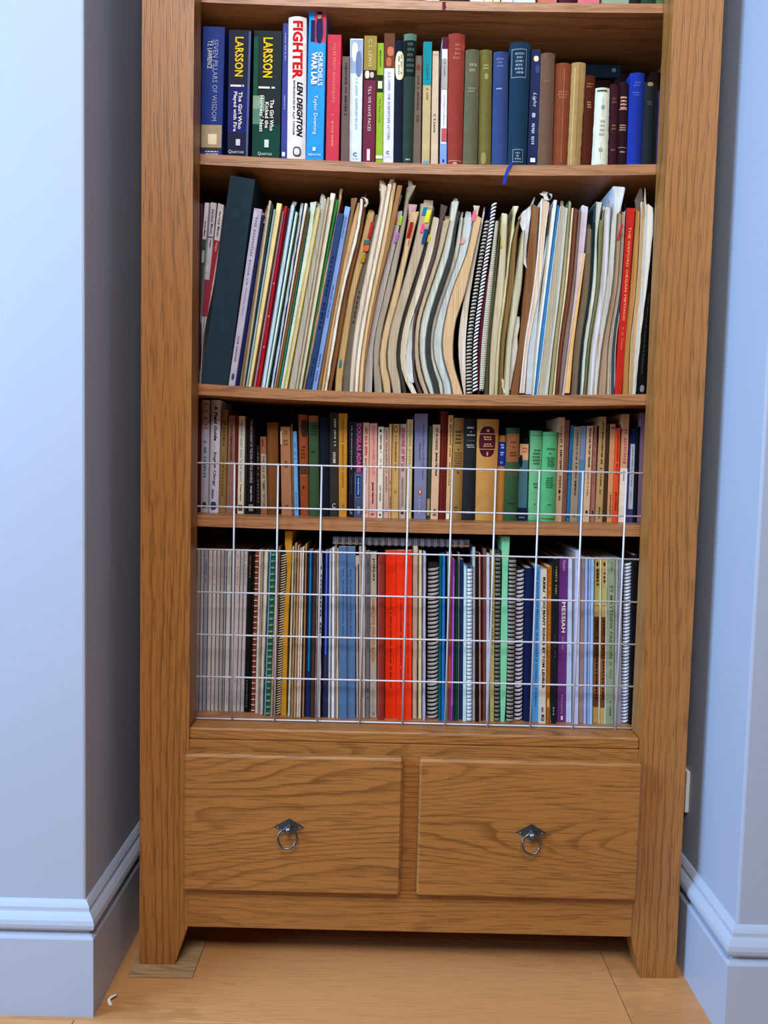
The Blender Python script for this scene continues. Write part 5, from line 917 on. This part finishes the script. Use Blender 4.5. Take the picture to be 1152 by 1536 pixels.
 (900.1,906.6,903.1,909.6,838,'b49c60','pb','gold and brown carol book beside a sage score',{'dec':[('p',0,1,.35,.6,'6c3c1c'),('p',0,1,.6,.82,'8c5c3c'),('p',0,1,.82,.9,'6c4434'),('o',.3,.7,.02,.045,'1c1814'),('d',.3,.75,.06,.17,'3c3020',5),('d',.35,.7,.37,.86,'2c1c14',24),('p',0,1,.17,.28,'a8a46c')]}),
 (906.9,908.4,909.9,911,838,'ccd0cc','sl','thin silver-white score',{}),
 (908.7,920.4,911.4,922.8,838,'8c9884','pb','sage green passion score with tall capitals',{'an':'sage green passion score','dec':[('d',.4,.7,.02,.08,'6c7858',4),('t','ST MATTHEW PASSION',.34,.74,.16,.60,'5c6644',1),('d',.4,.6,.62,.72,'6c7858',7),('d',.4,.6,.86,.95,'4c5644',6)]}),
 (920.8,925,923.2,927.8,838,'b4c0c8','sl','thin frost-white score',{}),
 (925.4,932,928.2,934,838,'8e8e9c','pb','blue-grey score with small dark lettering',{'dec':[('d',.35,.6,.1,.5,'50505c',18)]}),
 (932.8,943.6,938,948.6,842,'4c5468','sp','white spiral-bound book at the right post',{'coil':'c4cce0','pitch':.0066,'rz':.0026,'back':.008,'tk':.35}),
 (944.2,952,949.2,957,832,'1a1a20','pb','black songbook at the right post',{}),
]
for e in ROW4: make(4, e)
# wire-bound notebook lying flat on the tops of the upright scores
ny = .088; pa, pb = on_y(499, 818, ny), on_y(704, 821, ny)
zt = max(it[0].children[0].bound_box[1][2]+it[0].location.z if it[0].children else it[0].bound_box[1][2]+it[0].location.z for it in ITEMS if it[1] == 4 and 500 < it[5] < 700)+.0008
nbk = empty('spiral_notebook', ((pa.x+pb.x)/2, ny, zt)); NO = tuple(nbk.location)
tag(nbk, 'grey wire-bound notebook lying flat on top of the scores', 'spiral notebook')
x0, x1 = pa.x, pb.x; th = .0135
bm_obj('pages', box_bm(x0+.001, x1-.001, ny+.004, ny+.150, zt+.0014, zt+th), 'plastic', nbk, NO)
for zz, c in ((zt, '6c6c7c'), (zt+th, '54546a')):
    V = [(x0, ny+.002, zz), (x1, ny+.002, zz), (x1, ny+.152, zz), (x0, ny+.152, zz)]; V += [(a, b, c_+.0013) for a, b, c_ in V]
    mesh_obj('cover', V, [(3, 2, 1, 0), (4, 5, 6, 7), (0, 1, 5, 4), (1, 2, 6, 5), (2, 3, 7, 6), (3, 0, 4, 7)], 'gloss_cover', nbk, NO, color=c)
V = [(x0, ny+.0015, zt+.001), (x1, ny+.0015, zt+.001), (x1, ny+.0015, zt+th), (x0, ny+.0015, zt+th)]; V += [(a, b+.002, c_) for a, b, c_ in V]
mesh_obj('spine_card', V, [(0, 1, 2, 3), (7, 6, 5, 4), (0, 4, 5, 1), (1, 5, 6, 2), (2, 6, 7, 3), (3, 7, 4, 0)], 'gloss_cover', nbk, NO, color='8a8a9c')
V, Fc = [], []; x = x0+.006
while x < x1-.004:
    for dx in (0, .0032):
        path = []
        for i in range(15):
            g = math.pi*(-.35+1.7*i/14); path.append((x+dx, ny+.004-.0075*math.sin(g), zt+th*.5-(th*.62)*math.cos(g)))
        v, f = tube(path, .0006, 5); k = len(V); V += v; Fc += [tuple(q+k for q in ff) for ff in f]
    x += .0128
mesh_obj('wire_binding', V, Fc, 'coil', nbk, NO, smooth=True, color='c8c8c4')
for a, b in ((500, 546), (673, 704)):
    qa, qb = on_y(a, 817, ny), on_y(b, 819, ny)
    bm_obj('cream_card', box_bm(qa.x, min(qb.x, x1), ny-.0012, ny+.0012, zt+.0004, zt+.0050), 'spacer', nbk, NO, .0006, seg=1)
# ------------------------------------------------------------------ labels: look first, then the count from a landmark on the same shelf
ORD = ['next', 'second', 'third', 'fourth', 'fifth', 'sixth', 'seventh', 'eighth', 'ninth', 'tenth', 'eleventh', 'twelfth', 'thirteenth', 'fourteenth', 'fifteenth', 'sixteenth']
SHELFWORD = {0: 'books on the shelf at the very top', 1: 'books on the upper shelf', 2: 'sheet music on the sagging middle shelf', 3: 'paperbacks and hardbacks behind the wire top', 4: 'songbooks and scores behind the wire panel'}
count = {}
for it in ITEMS: count[it[2]] = count.get(it[2], 0)+1
for row in range(5):
    line = sorted([i for i in ITEMS if i[1] == row and not i[6]], key=lambda i: i[5])
    for k, it in enumerate(line):
        lab = it[2]
        if count[lab] > 1:
            best = None
            for j, other in enumerate(line):
                if j != k and other[3] and (best is None or abs(j-k) < abs(best[0])): best = (k-j, other[3])
            if best: lab = f"{lab}, {ORD[min(abs(best[0])-1, 15)]} {'right' if best[0] > 0 else 'left'} of the {best[1]}"
        if len(lab.split()) < 5: lab += {2: ' on the sagging sheet-music shelf', 3: ' on the shelf of paperbacks', 4: ' on the lowest bookshelf'}.get(row, ' on the upper shelf')
        tag(it[0], lab, it[4], SHELFWORD[row])
for it in ITEMS:
    if it[6]: tag(it[0], it[2], it[4], 'books in the back row of the upper shelf')
